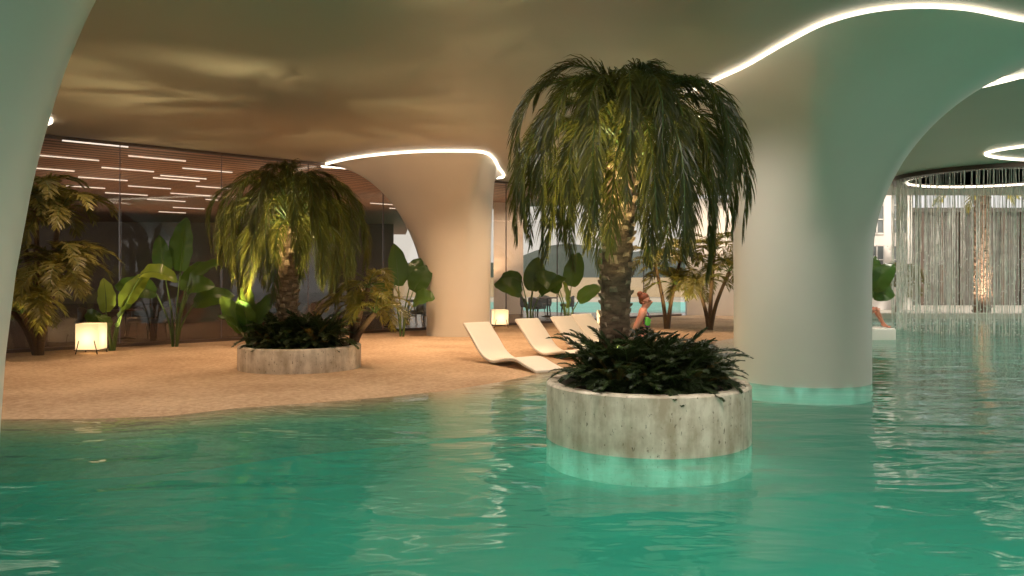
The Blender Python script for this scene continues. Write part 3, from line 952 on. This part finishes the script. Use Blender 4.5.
def fern_bed(center, z, R, which, scale, seed):
    rnd = random.Random(seed)
    rows = [('along the front rim', 9, 1.0, R * 0.60, 0.05), ('in the middle row', 9, 1.55, R * 0.46, 0.10), ('along the back rim', 8, 1.36, R * 0.52, 0.10)]
    for rname, n, fs_, rr, dz in rows:
        spots = []
        for k in range(n):
            f = (k + .5) / n
            if 'front' in rname:
                a = PI + PI * (0.04 + 0.92 * f)
            elif 'back' in rname:
                a = PI - PI * (0.08 + 0.84 * f)
            else:
                a = None
            if a is None:
                x, y = (f * 2 - 1) * R * 0.50, -R * 0.20 + rnd.uniform(-.08, .08)
            else:
                x, y = rr * math.cos(a), rr * math.sin(a)
            spots.append((x, y))
        spots.sort()
        for k, (x, y) in enumerate(spots):
            fern('%s fern, %s from the left %s of the %s planter' % ('golden green' if 'front' in rname and k % 4 == 2 else 'dark green', words[k], rname, which), (center[0] + x, center[1] + y, z + dz), seed * 50 + k + len(rname), scale * fs_ * rnd.uniform(.85, 1.12),
                 'ferns in the %s planter' % which, gold=('front' in rname and k % 4 == 2))


fern_bed(PN, 0.50, 1.06, 'pool', 0.92, 5)
fern_bed(PFAR, 0.38, 1.07, 'sand', 0.95, 9)


# ---- feathery areca palms
AM = [M['areca_leaf'], M['stem']]
AF = [frond_mesh('frond', L_, e0, e1, 0.9, 26, 0.42, 0.034, 0.24, 80 + k, 0.16, AM, spread=56, rw=0.012) for k, (L_, e0, e1) in enumerate(((1.35, 80, -60), (1.3, 60, -80), (1.2, 38, -88)))]


def areca(label, loc, stems, seed, scale=1.0, nf=9, cat='palm', leaf=None):
    """stems: list of (dx, dy, height)"""
    rnd = random.Random(seed)
    t = thing('feather_palm', label, cat, loc, 0, 'feathery palms')
    for dx, dy, h in stems:
        mb = MB()
        c = crom([(0.05 * dx, 0.05 * dy, -0.03), (dx * .35, dy * .35, h * .45), (dx, dy, h)], 8, False)
        mb.tube(c, [0.07 - 0.025 * i / (len(c) - 1) for i in range(len(c))], 10)
        mb.build('stem', M['brown_stem'], t)
        for k in range(nf):
            az = 2.39996 * k + rnd.uniform(0, 1)
            o = link('frond', AF[0 if k < nf * .4 else (1 if k < nf * .75 else 2)], t)
            o.location = (dx, dy, h - 0.03)
            o.rotation_euler = (0, rnd.uniform(-.2, .2), az)
            s = scale * rnd.uniform(.85, 1.15)
            o.scale = (s, s, s)
    return t


areca('big feathery palm with brown stems beside the left edge column', (-9.72, 16.35, 0.04), [(-0.75, -0.15, 1.3), (0.30, 0.1, 1.9), (0.35, -0.35, 1.15), (-0.1, -0.4, 0.9), (0.05, -0.2, 3.2), (0.6, -0.3, 1.7), (-0.35, -0.1, 2.95), (0.45, 0.0, 2.9)], 21, 0.95, 13)
areca('feathery palm growing at the right of the sand planter', (-2.95, 14.65, 0.36), [(0.3, 0.05, 1.1), (0.05, 0.15, 0.75), (0.45, -0.1, 0.65)], 22, 0.68, 10)
areca('golden feathery palm behind the woman, left of two', (4.75, 24.4, 0.05), [(0.25, 0, 1.35), (-0.35, 0.1, 2.0), (0.5, 0.2, 2.3)], 23, 1.08, 11)
areca('golden feathery palm with leaning stem beside the large pool column', (5.95, 24.0, 0.05), [(0.6, 0, 1.75), (-0.3, 0.1, 1.25), (0.2, 0.2, 2.4)], 24, 1.0, 10)
areca('small feathery palm by the pale building, right of the large column', (15.75, 32.6, 0.15), [(0.1, 0, 1.6), (0.25, 0.1, 1.0)], 25, 1.0, 10)


# ---- paddle-leaved plants
def paddle_mesh(bl, bw, e0, e1, fold, seed, roll=0.0):
    rnd = random.Random(seed)
    nL, nW = 14, 6
    pts, x, z = [], 0.0, 0.0
    for i in range(nL + 1):
        a = math.radians(e0 + (e1 - e0) * i / nL)
        pts.append((x, z, a))
        x += math.cos(a) * bl / nL; z += math.sin(a) * bl / nL
    mb = MB(); vs, fs = [], []
    for i, (x, z, a) in enumerate(pts):
        t = i / nL
        w = bw * 0.5 * max(0.02, (math.sin(PI * min(1, t * 0.96 + 0.04) ** 0.8)) ** 0.62)
        for j in range(nW + 1):
            q = j / nW * 2 - 1
            lift = abs(q) * w * fold + 0.02 * math.sin(t * 22 + q * 3) * abs(q)
            vs.append((x - math.sin(a) * lift, q * w, z + math.cos(a) * lift))
    for i in range(nL):
        for j in range(nW):
            k = i * (nW + 1) + j
            fs.append((k, k + 1, k + nW + 2, k + nW + 1))
    mb.add(vs, fs, 0)
    mb.tube([(x, 0, z - 0.006) for x, z, a in pts], [0.014 * (1 - .8 * i / nL) for i in range(nL + 1)], 5, 1)
    ax = (Vector((pts[-1][0], 0, pts[-1][1]))).normalized()
    Rm = Matrix.Rotation(roll, 3, ax)
    mb.v = [tuple(Rm @ Vector(v)) for v in mb.v]
    return mb


def paddle_plant(label, loc, leaves, mats='banana_leaf', special=None, rz=0.0):
    """leaves: (azimuth deg, lean of the stalk, stalk length, blade length, blade width, blade start angle, blade end angle)"""
    t = thing('paddle_leaf_plant', label, 'plant', loc, rz, 'paddle leaf plants')
    for i, (az, lean, sl, bl, bw, e0, e1) in enumerate(leaves):
        A_ = math.radians(az); ca, sa = math.cos(A_), math.sin(A_)
        tip = Vector((math.sin(math.radians(lean)) * sl, 0, math.cos(math.radians(lean)) * sl))
        c = crom([Vector((0.04, 0, -0.03)), Vector((tip.x * .35, 0, tip.z * .5)), tip], 6, False)
        mb = MB(); mb.tube([(p.x * ca - p.y * sa, p.x * sa + p.y * ca, p.z) for p in c], [0.03 - 0.017 * k / (len(c) - 1) for k in range(len(c))], 8)
        mb.build('stalk', M['stem'], t)
        m = paddle_mesh(bl, bw, e0, e1, 0.22, i, math.radians(62 + 14 * math.sin(i * 2.3)) * (1 if math.cos(A_) > 0 else -1) * abs(math.cos(A_)))
        lit = special and i in special
        o = m.build('leaf', [M['lit_leaf' if lit else mats], M['stem']], t)
        if lit: o['label'] = 'bright lime leaf'
        o.location = (tip.x * ca, tip.x * sa, tip.z)
        o.rotation_euler = (0, 0, A_)
    return t


paddle_plant('small paddle leaf plant with brightly lit leaves beside the square lantern at left', (-8.72, 17.35, 0.05),
             [(200, 8, 0.85, 0.75, 0.40, 100, 70), (20, 12, 0.95, 1.0, 0.42, 75, 30), (5, 20, 1.75, 0.95, 0.42, 40, -70), (160, 20, 0.5, 0.7, 0.35, 60, 10), (330, 18, 0.6, 0.7, 0.34, 62, 15), (270, 20, 0.55, 0.55, 0.3, 60, 0)], 'banana_leaf', {0, 1, 2})
paddle_plant('tall paddle leaf plant with upright stalks left of the sand planter', (-7.75, 18.3, 0.05),
             [(20, 4, 1.75, 1.25, 0.62, 88, 80), (180, 8, 1.6, 1.0, 0.42, 92, 70), (350, 14, 1.4, 1.1, 0.5, 60, 5), (200, 18, 1.3, 0.95, 0.5, 50, -35), (0, 24, 1.1, 1.0, 0.5, 40, -25), (60, 12, 1.3, 1.0, 0.5, 70, 20), (330, 22, 1.45, 0.9, 0.45, 40, -40)])
paddle_plant('fan of broad leaves growing at the left of the sand planter', (-4.62, 14.0, 0.36),
             [(190, 16, 0.35, 0.75, 0.36, 70, 45), (120, 8, 0.45, 0.8, 0.36, 84, 65), (20, 12, 0.4, 0.75, 0.34, 74, 45), (270, 14, 0.35, 0.7, 0.34, 72, 40), (235, 24, 0.3, 0.65, 0.32, 55, 15)])
paddle_plant('broad leaf plant standing against the left of the sand column', (-2.95, 21.3, 0.05),
             [(190, 4, 1.35, 1.15, 0.62, 90, 78), (10, 14, 1.25, 0.85, 0.60, 70, 40), (340, 22, 0.95, 0.7, 0.62, 50, -30), (160, 14, 1.2, 0.8, 0.5, 50, -50), (30, 10, 1.5, 0.7, 0.5, 80, 50)])
paddle_plant('dark paddle leaf plant behind the loungers, beside the lantern by the sand column', (0.55, 25.0, 0.05),
             [(185, 14, 1.1, 1.0, 0.62, 60, -30), (20, 4, 1.15, 1.1, 0.70, 86, 70), (350, 18, 1.1, 1.0, 0.6, 60, 0), (160, 10, 1.5, 0.8, 0.5, 40, -40), (60, 12, 1.4, 0.8, 0.5, 60, 0)])
paddle_plant('paddle leaf plant with one lime leaf behind the third lounger', (1.75, 25.0, 0.05),
             [(10, 5, 1.3, 1.1, 0.66, 84, 68), (185, 12, 1.2, 1.0, 0.6, 64, 0), (200, 3, 0.6, 0.95, 0.45, 95, 60), (350, 22, 0.9, 0.9, 0.5, 60, 0), (170, 18, 1.5, 0.8, 0.5, 50, -20)], 'banana_leaf', {2})
paddle_plant('dark paddle leaf plant behind the seated bather', (10.3, 23.2, -0.25),
             [(350, 8, 1.5, 1.0, 0.62, 75, 30), (20, 11, 1.35, 0.85, 0.55, 50, -30), (180, 8, 1.5, 0.9, 0.6, 80, 40), (10, 3, 1.75, 0.8, 0.5, 85, 60)])

# ---- date palm behind the falling water
rnd = random.Random(77)
DP = (20.9, 35.4, 0.0)
t = thing('date_palm', 'tall date palm with knobbly trunk seen through the falling water', 'palm', DP)
tm = trunk_mesh([(0, 0, -0.05), (0.02, 0, 1.5), (0, 0, 3.4), (0, 0, 5.8)], 0.32, 0.30, 260, 5)
tm.materials.clear(); tm.materials.append(M['trunk']); tm.materials.append(M['pale_boot'])
link('trunk', tm, t)
DF = [frond_mesh('frond', L_, e0, e1, 0.9, 34, 0.55, 0.05, 0.15, 300 + k, 0.15, [M['yellow_leaf'], M['stem']], rw=0.03) for k, (L_, e0, e1) in enumerate(((2.8, 70, -40), (2.7, 45, -60), (2.5, 20, -70)))]
for k in range(24):
    o = link('frond', DF[k % 3], t); o.location = (0, 0, 5.75); o.rotation_euler = (0, rnd.uniform(-.1, .1), 2.39996 * k)

# ------------------------------------------------------------------ falling water
RC, RR = (14.85, 24.3), 2.8
rt = thing('rain_ring', 'dark round ceiling ring from which the water falls', 'water feature', (RC[0], RC[1], 0))
mb = MB(); mb.lathe([(RR + 0.22, CZ), (RR + 0.22, CZ - 0.12), (RR - 0.22, CZ - 0.12), (RR - 0.22, CZ)], 80)
flat_smooth(mb.build('rim', M['ring'], rt))
mb = MB(); mb.tube([(math.cos(2 * PI * k / 80) * (RR - 0.25), math.sin(2 * PI * k / 80) * (RR - 0.25), CZ - 0.08) for k in range(80)], 0.04, 6, closed=True)
mb.build('light_ring', M['led'], rt)
rnd = random.Random(5)
mb = MB()
for k in range(360):
    a = 2 * PI * k / 360 + rnd.uniform(-.01, .01)
    r = RR + rnd.uniform(-.16, .16)
    r0 = rnd.choice((0.007, 0.009, 0.011, 0.016))
    zb = 0.0 if rnd.random() < 0.8 else rnd.uniform(0.5, 3.5)
    z = CZ - 0.12
    pts, rads = [], []
    x, y = RC[0] + r * math.cos(a), RC[1] + r * math.sin(a)
    while z > zb:
        pts.append((x + rnd.uniform(-.008, .008), y + rnd.uniform(-.008, .008), z)); rads.append(r0 * rnd.uniform(.5, 1.3)); z -= 0.35
    pts.append((x, y, zb - 0.01)); rads.append(r0 * .6)
    mb.tube(pts, rads, 4, cap=False)
for k in range(900):                                 # loose drops near the foot of the curtain
    a = rnd.uniform(0, 2 * PI); r = RR + rnd.uniform(-.35, .35); z = rnd.random() ** 2 * 2.6 + .03
    mb.box((RC[0] + r * math.cos(a), RC[1] + r * math.sin(a), z), (0.02, 0.02, 0.035), 0, a)
tag(mb.build('water_curtain', M['strand']), 'curtain of thin water strands falling into the pool at right', 'waterfall', kind='stuff')

# ------------------------------------------------------------------ lanterns
def lantern(label, loc, w, h, rz):
    t = thing('floor_lantern', label, 'lantern', loc, rz, 'square floor lanterns')
    zb = 0.10
    mb = MB(); mb.rbox((0, 0, zb + h / 2), (w, w, h), 0.012)
    flat_smooth(mb.build('lamp_shade', M['lamp_paper'], t))
    lamp('lantern_bulb', 'POINT', (loc[0], loc[1], loc[2] + zb + h * .42), None, 8.5, (1.0, 0.77, 0.50), shadow_soft_size=0.06)
    fr = MB()
    d = w / 2 + 0.014
    ring = [(-d, -d), (d, -d), (d, d), (-d, d)]
    for (ax, ay), (bx, by) in zip(ring, ring[1:] + ring[:1]):
        fr.tube([(ax, ay, zb - 0.005), (bx, by, zb - 0.005)], 0.009, 6)
    fr.build('frame', M['dark_metal'], t)
    for sx in (-1, 1):
        for sy in (-1, 1):
            mb = MB(); mb.tube([(sx * (d + 0.03) * .8, sy * (d + .0), 0), (sx * d * .62, sy * d, zb + h * 0.36)], 0.010, 6); mb.build('leg', M['dark_metal'], t)
    return t


lantern('glowing square lantern on dark legs on the sand, left of the sand planter', (-8.85, 16.75, 0.045), 0.46, 0.54, 0.1)
lantern('glowing square lantern beside the sand column, behind the loungers', (-0.38, 25.0, 0.05), 0.46, 0.46, 0.2)
lantern('small glowing square lantern beyond the row of loungers, behind the pool palm', (2.85, 24.6, 0.05), 0.42, 0.46, 0.0)


# ------------------------------------------------------------------ curved loungers
def lounger_mesh():
    W, T = 0.62, 0.055
    prof = crom([(0, 0, 0.75), (0.30, 0, 0.48), (0.62, 0, 0.20), (0.95, 0, 0.10), (1.30, 0, 0.16), (1.65, 0, 0.19), (2.0, 0, 0.10), (2.28, 0, 0.03)], 6, False)
    n = len(prof)
    vs, fs = [], []
    for i, p in enumerate(prof):
        t = (prof[min(i + 1, n - 1)] - prof[max(i - 1, 0)]).normalized()
        nn = Vector((-t.z, 0, t.x))
        for q, hh in ((-1, 0), (1, 0), (1, -1), (-1, -1)):
            v = p + nn * T * hh
            vs.append((v.x, q * W / 2, v.z))
    for i in range(n - 1):
        a = i * 4; b = a + 4
        for j in range(4):
            fs.append((a + j, a + (j + 1) % 4, b + (j + 1) % 4, b + j))
    fs += [(3, 2, 1, 0), (n * 4 - 4, n * 4 - 3, n * 4 - 2, n * 4 - 1)]
    bm = bmesh.new()
    bv = [bm.verts.new(v) for v in vs]
    for f in fs: bm.faces.new([bv[i] for i in f])
    bmesh.ops.recalc_face_normals(bm, faces=bm.faces)
    sharp = [e for e in bm.edges if len(e.link_faces) == 2 and e.calc_face_angle() > 0.8]
    bmesh.ops.bevel(bm, geom=sharp, offset=0.014, segments=2, affect='EDGES', profile=0.5)
    me = bpy.data.meshes.new('sun_lounger'); bm.to_mesh(me); bm.free()
    me.polygons.foreach_set('use_smooth', [True] * len(me.polygons))
    me.materials.append(M['lounger'])
    me.set_sharp_from_angle(angle=math.radians(50))
    return me


LM = lounger_mesh()
lrz = math.atan2(-0.80, 0.60)
for (x, y), lab in (((-0.70, 15.7), 'white curved lounger nearest the sand column, first of the row'), ((0.32, 17.1), 'white curved lounger second from the sand column'),
                    ((1.12, 18.1), 'white curved lounger third from the sand column'), ((1.66, 19.0), 'white curved lounger farthest from the sand column, half hidden by the palm trunk')):
    o = link('sun_lounger', LM, None, (x, y, max(0.0, sand_z(x + 0.6, y - 0.8)) - 0.015), lrz)
    tag(o, lab, 'lounger', 'curved white loungers')

# ------------------------------------------------------------------ people
def skin_body(name, chains, rad, root, mat_, parent, sub=2):
    """chains: lists of joint names sharing joints by name; rad: name -> (point, radius x, radius y)"""
    names = list(rad.keys())
    idx = {n: i for i, n in enumerate(names)}
    me = bpy.data.meshes.new(name)
    edges = [(idx[a], idx[b]) for ch in chains for a, b in zip(ch[:-1], ch[1:])]
    me.from_pydata([rad[n][0] for n in names], edges, [])
    o = bpy.data.objects.new(name, me); C.objects.link(o)
    o.modifiers.new('skin', 'SKIN')
    me.skin_vertices[0].data.foreach_set('radius', [r for n in names for r in rad[n][1:3]])
    for n in names:
        me.skin_vertices[0].data[idx[n]].use_root = (n == root)
    ss = o.modifiers.new('sub', 'SUBSURF'); ss.levels = sub; ss.render_levels = sub
    dg = bpy.context.evaluated_depsgraph_get()
    new = bpy.data.meshes.new_from_object(o.evaluated_get(dg))
    o.modifiers.clear()
    o.data = new
    new.name = name
    new.materials.clear(); new.materials.append(mat_)
    new.polygons.foreach_set('use_smooth', [True] * len(new.polygons))
    new.update()
    o.parent = parent
    return o


def hand(rad, chains, side, wrist, palm_dir, thumb_dir, wname, back=Vector((0, 0, 0))):
    d = Vector(palm_dir).normalized(); th = Vector(thumb_dir).normalized(); w = Vector(wrist)
    pn = 'palm_' + side
    rad[pn] = (w + d * 0.07, 0.036, 0.018)
    chains.append([wname, pn])
    nrm = d.cross(th)
    for k, (off, ln) in enumerate(((0.027, 0.070), (0.009, 0.080), (-0.010, 0.074), (-0.028, 0.058))):
        a = w + d * 0.10 + th * off
        q1 = a + d * ln * .5 + nrm * 0.004
        q2 = q1 + (d + nrm * 0.5 * (1 if side == 'l' else -1)).normalized() * ln * .5
        ns = ['f%d%s%d' % (k, side, j) for j in range(3)]
        for nme, pt, r in zip(ns, (a, q1, q2), (0.0095, 0.0085, 0.0065)):
            rad[nme] = (pt, r, r)
        chains.append([pn] + ns)
    ns = ['t%s%d' % (side, j) for j in range(3)]
    for nme, pt, r in zip(ns, (w + d * .035 + th * .035, w + d * .06 + th * .058, w + d * .085 + th * .066), (0.012, 0.010, 0.008)):
        rad[nme] = (pt, r, r)
    chains.append([pn] + ns)


def figure(name, parent, J, thin=1.0):
    """J: joint positions; J['fwd'] is the way the face looks"""
    V = Vector
    fwd = V(J['fwd']).normalized(); up = V((0, 0, 1)); lat = up.cross(fwd)
    rad, ch = {}, []

    def a(n, p, r1, r2=None):
        rad[n] = (V(p), r1 * thin, (r2 or r1) * thin)
    a('pelvis', J['pelvis'], 0.135, 0.105)
    a('waist', J['waist'], 0.105, 0.085)
    a('chest', J['chest'], 0.125, 0.095)
    a('collar', J['collar'], 0.095, 0.065)
    a('neck', J['neck'], 0.048, 0.050)
    a('jaw', J['jaw'], 0.068, 0.076)
    a('skull', J['skull'], 0.072, 0.088)
    a('crown', J['crown'], 0.055, 0.066)
    ch.append(['pelvis', 'waist', 'chest', 'collar', 'neck', 'jaw', 'skull', 'crown'])
    a('nose', V(J['jaw']).lerp(V(J['skull']), .45) + fwd * 0.112, 0.013); ch.append(['jaw', 'nose'])
    a('chin', V(J['jaw']) + fwd * 0.062 - up * 0.040, 0.036); ch.append(['jaw', 'chin'])
    for s, sg in (('l', 1), ('r', -1)):
        a('ear_' + s, V(J['jaw']).lerp(V(J['skull']), .5) + lat * sg * 0.082, 0.013, 0.018); ch.append(['skull', 'ear_' + s])
        a('bust_' + s, V(J['chest']) + fwd * 0.095 + lat * sg * 0.075 - up * 0.01, 0.058); ch.append(['chest', 'bust_' + s])
        a('shoulder_' + s, J['shoulder_' + s], 0.056); a('elbow_' + s, J['elbow_' + s], 0.040); a('wrist_' + s, J['wrist_' + s], 0.027, 0.022)
        a('forearm_' + s, V(J['elbow_' + s]).lerp(V(J['wrist_' + s]), .3), 0.040)
        ch.append(['collar', 'shoulder_' + s, 'elbow_' + s, 'forearm_' + s, 'wrist_' + s])
        dd = V(J['wrist_' + s]) - V(J['elbow_' + s])
        hand(rad, ch, s, J['wrist_' + s], J.get('hand_' + s, dd), J.get('thumb_' + s, fwd), 'wrist_' + s)
        a('hip_' + s, J['hip_' + s], 0.092); a('thigh_' + s, V(J['hip_' + s]).lerp(V(J['knee_' + s]), .4), 0.084)
        a('knee_' + s, J['knee_' + s], 0.056); a('calf_' + s, V(J['knee_' + s]).lerp(V(J['ankle_' + s]), .3) + V(J.get('calfback', (0, 0, 0))), 0.056); a('ankle_' + s, J['ankle_' + s], 0.034)
        fd = V(J.get('foot', fwd)).normalized()
        a('heel_' + s, V(J['ankle_' + s]) - fd * 0.035 - up * 0.04, 0.030); a('ball_' + s, V(J['ankle_' + s]) + fd * 0.11 - up * 0.052, 0.040, 0.020); a('toe_' + s, V(J['ankle_' + s]) + fd * 0.18 - up * 0.060, 0.034, 0.012)
        ch.append(['pelvis', 'hip_' + s, 'thigh_' + s, 'knee_' + s, 'calf_' + s, 'ankle_' + s, 'ball_' + s, 'toe_' + s]); ch.append(['ankle_' + s, 'heel_' + s])
    return skin_body(name, ch, rad, 'pelvis', M['skin'], parent), rad, fwd, lat


def cloth_from_body(body, name, test, off, m, parent, near=None):
    me = body.data
    bm = bmesh.new(); bm.from_mesh(me)
    bm.normal_update()
    kill = [f for f in bm.faces if not test(f.calc_center_median())]
    bmesh.ops.delete(bm, geom=kill, context='FACES')
    if near is not None and bm.faces:
        todo = [min(bm.faces, key=lambda f: (f.calc_center_median() - near).length)]
        keep = set(todo)
        while todo:
            for e in todo.pop().edges:
                for f in e.link_faces:
                    if f not in keep: keep.add(f); todo.append(f)
        bmesh.ops.delete(bm, geom=[f for f in bm.faces if f not in keep], context='FACES')
    for v in bm.verts: v.co += v.normal * off
    ext = bmesh.ops.solidify(bm, geom=bm.faces[:], thickness=-0.004)
    seen, best = set(), []
    for v in bm.verts:                               # keep the one connected piece of cloth
        if v in seen: continue
        todo, isl = [v], [v]
        seen.add(v)
        while todo:
            for e in todo.pop().link_edges:
                for q in e.verts:
                    if q not in seen: seen.add(q); todo.append(q); isl.append(q)
        if len(isl) > len(best): best = isl
    best = set(best)
    bmesh.ops.delete(bm, geom=[v for v in bm.verts if v not in best], context='VERTS')
    new = bpy.data.meshes.new(name); bm.to_mesh(new); bm.free()
    new.materials.clear(); new.materials.append(m)
    new.polygons.foreach_set('use_smooth', [True] * len(new.polygons))
    return link(name, new, parent)


# the woman wading behind the planter, seen from her right, facing right
WX, WY, WZ = 2.20, 13.4, -0.26
w = thing('person', 'red haired woman in a green bikini standing in shallow water behind the pool planter', 'person', (WX, WY, WZ))
J = {'fwd': (0.97, -0.22, 0), 'pelvis': (0, 0, 0.90), 'waist': (0.0, 0, 1.06), 'chest': (-0.01, 0, 1.23), 'collar': (0.0, 0, 1.37), 'neck': (0.03, -0.005, 1.45), 'jaw': (0.065, -0.015, 1.525), 'skull': (0.055, -0.012, 1.60), 'crown': (0.045, -0.01, 1.655),
     'shoulder_l': (0.02, 0.175, 1.36), 'elbow_l': (-0.10, 0.22, 1.10), 'wrist_l': (-0.02, 0.21, 0.86),
     'shoulder_r': (-0.02, -0.175, 1.36), 'elbow_r': (-0.17, -0.22, 1.10), 'wrist_r': (-0.14, -0.20, 0.86),
     'hip_l': (0.02, 0.09, 0.84), 'knee_l': (0.06, 0.09, 0.47), 'ankle_l': (-0.02, 0.09, 0.085), 'hip_r': (-0.02, -0.09, 0.84), 'knee_r': (0.0, -0.09, 0.47), 'ankle_r': (-0.12, -0.09, 0.085)}
w.scale = (0.97, 0.97, 0.97)
body, rad, fwd, lat = figure('body', w, J)
cl, cr_ = rad['bust_l'][0] + fwd * .02, rad['bust_r'][0] + fwd * .02
for sgn, b in ((1, cl), (-1, cr_)):
    cloth_from_body(body, 'bikini_trim', lambda c: (c - b).length < 0.098 and (c - Vector(J['chest'])).dot(fwd) > 0.03 and (c - Vector(J['chest'])).dot(lat) * sgn > 0, 0.004, M['bikini_trim'], w, b)
    cloth_from_body(body, 'bikini_cup', lambda c: (c - b).length < 0.082 and (c - Vector(J['chest'])).dot(fwd) > 0.05 and (c - Vector(J['chest'])).dot(lat) * sgn > 0, 0.009, M['bikini'], w, b)
cloth_from_body(body, 'bikini_bottom', lambda c: 0.76 < c.z < 0.93 and (c.z > 0.83 or abs((c - rad['pelvis'][0]).dot(lat)) < 0.09) and abs((c - rad['pelvis'][0]).dot(lat)) < 0.17 and abs((c - rad['pelvis'][0]).dot(fwd)) < 0.17, 0.005, M['bikini'], w)
mb = MB()
for b in (cl, cr_):
    sgn = 1 if b is cl else -1
    mb.tube([b + fwd * .03 + Vector((0, 0, .05)), Vector(J['collar']) + fwd * .085 + lat * sgn * .06 + Vector((0, 0, .0)), Vector(J['neck']) - fwd * .055 + lat * sgn * 0.01 + Vector((0, 0, -.01))], 0.006, 6)
mb.build('strap', M['bikini_trim'], w)
sk = Vector(J['skull'])
mb = MB()
mb.ball(sk - fwd * .036 + Vector((0, 0, .026)), 0.095, 12, 0, (1.0, 0.84, 0.92))
mb.ball(sk - fwd * .10 + Vector((0, 0, .085)), 0.056, 10)
mb.ball(sk - fwd * .075 + Vector((0, 0, -.03)), 0.06, 10, 0, (0.8, 1, 1))
mb.build('hair', M['hair'], w)
for sgn in (-1, 1):
    mb = MB(); mb.ball(Vector(J['jaw']).lerp(sk, .75) + fwd * .083 + lat * sgn * .036, 0.006, 6); mb.build('eye', M['eye'], w)

# the bather on the white ledge, mostly behind the large column
SX, SY, SZ = 9.66, 21.2, 0.30
mb = MB(); mb.rbox((9.0, 21.25, 0.02), (2.1, 0.9, 0.56), 0.04)
tag(flat_smooth(mb.build('pool_ledge', M['lounger'])), 'low white ledge in the pool under the seated bather', 'ledge')
p2 = thing('person', 'bather sitting with knees drawn up on the white ledge beside the large column', 'person', (SX - 0.42, SY, SZ))
J2 = {'fwd': (1, 0, 0), 'foot': (1, 0, 0), 'pelvis': (-0.12, 0, 0.13), 'waist': (-0.19, 0, 0.29), 'chest': (-0.20, 0, 0.46), 'collar': (-0.15, 0, 0.60), 'neck': (-0.12, 0, 0.68), 'jaw': (-0.08, 0, 0.755), 'skull': (-0.09, 0, 0.83), 'crown': (-0.10, 0, 0.885),
      'shoulder_l': (-0.14, 0.175, 0.58), 'elbow_l': (0.10, 0.22, 0.42), 'wrist_l': (0.33, 0.14, 0.43), 'hand_l': (1, -.4, .1), 'thumb_l': (0, -.3, 1),
      'shoulder_r': (-0.14, -0.175, 0.58), 'elbow_r': (0.10, -0.22, 0.42), 'wrist_r': (0.33, -0.14, 0.43), 'hand_r': (1, .4, .1), 'thumb_r': (0, .3, 1),
      'hip_l': (-0.08, 0.09, 0.12), 'knee_l': (0.42, 0.10, 0.46), 'ankle_l': (0.64, 0.10, 0.075), 'hip_r': (-0.08, -0.09, 0.12), 'knee_r': (0.36, -0.10, 0.48), 'ankle_r': (0.55, -0.10, 0.075)}
p2.scale = (1.1, 1.1, 1.1)
body2, rad2, fwd2, lat2 = figure('body', p2, J2)
cloth_from_body(body2, 'swimsuit', lambda c: c.x < 0.02 and 0.02 < c.z < 0.54 and abs(c.y) < 0.15 and (c.z > .22 or c.x < -0.02), 0.005, M['eye'], p2)
sk = Vector(J2['skull'])
mb = MB(); mb.ball(sk - fwd2 * .02 + Vector((0, 0, .02)), 0.097, 12, 0, (1.0, 0.84, 0.93)); mb.ball(sk - fwd2 * .08 + Vector((0, 0, -.04)), 0.06, 10); mb.build('hair', M['hair'], p2)
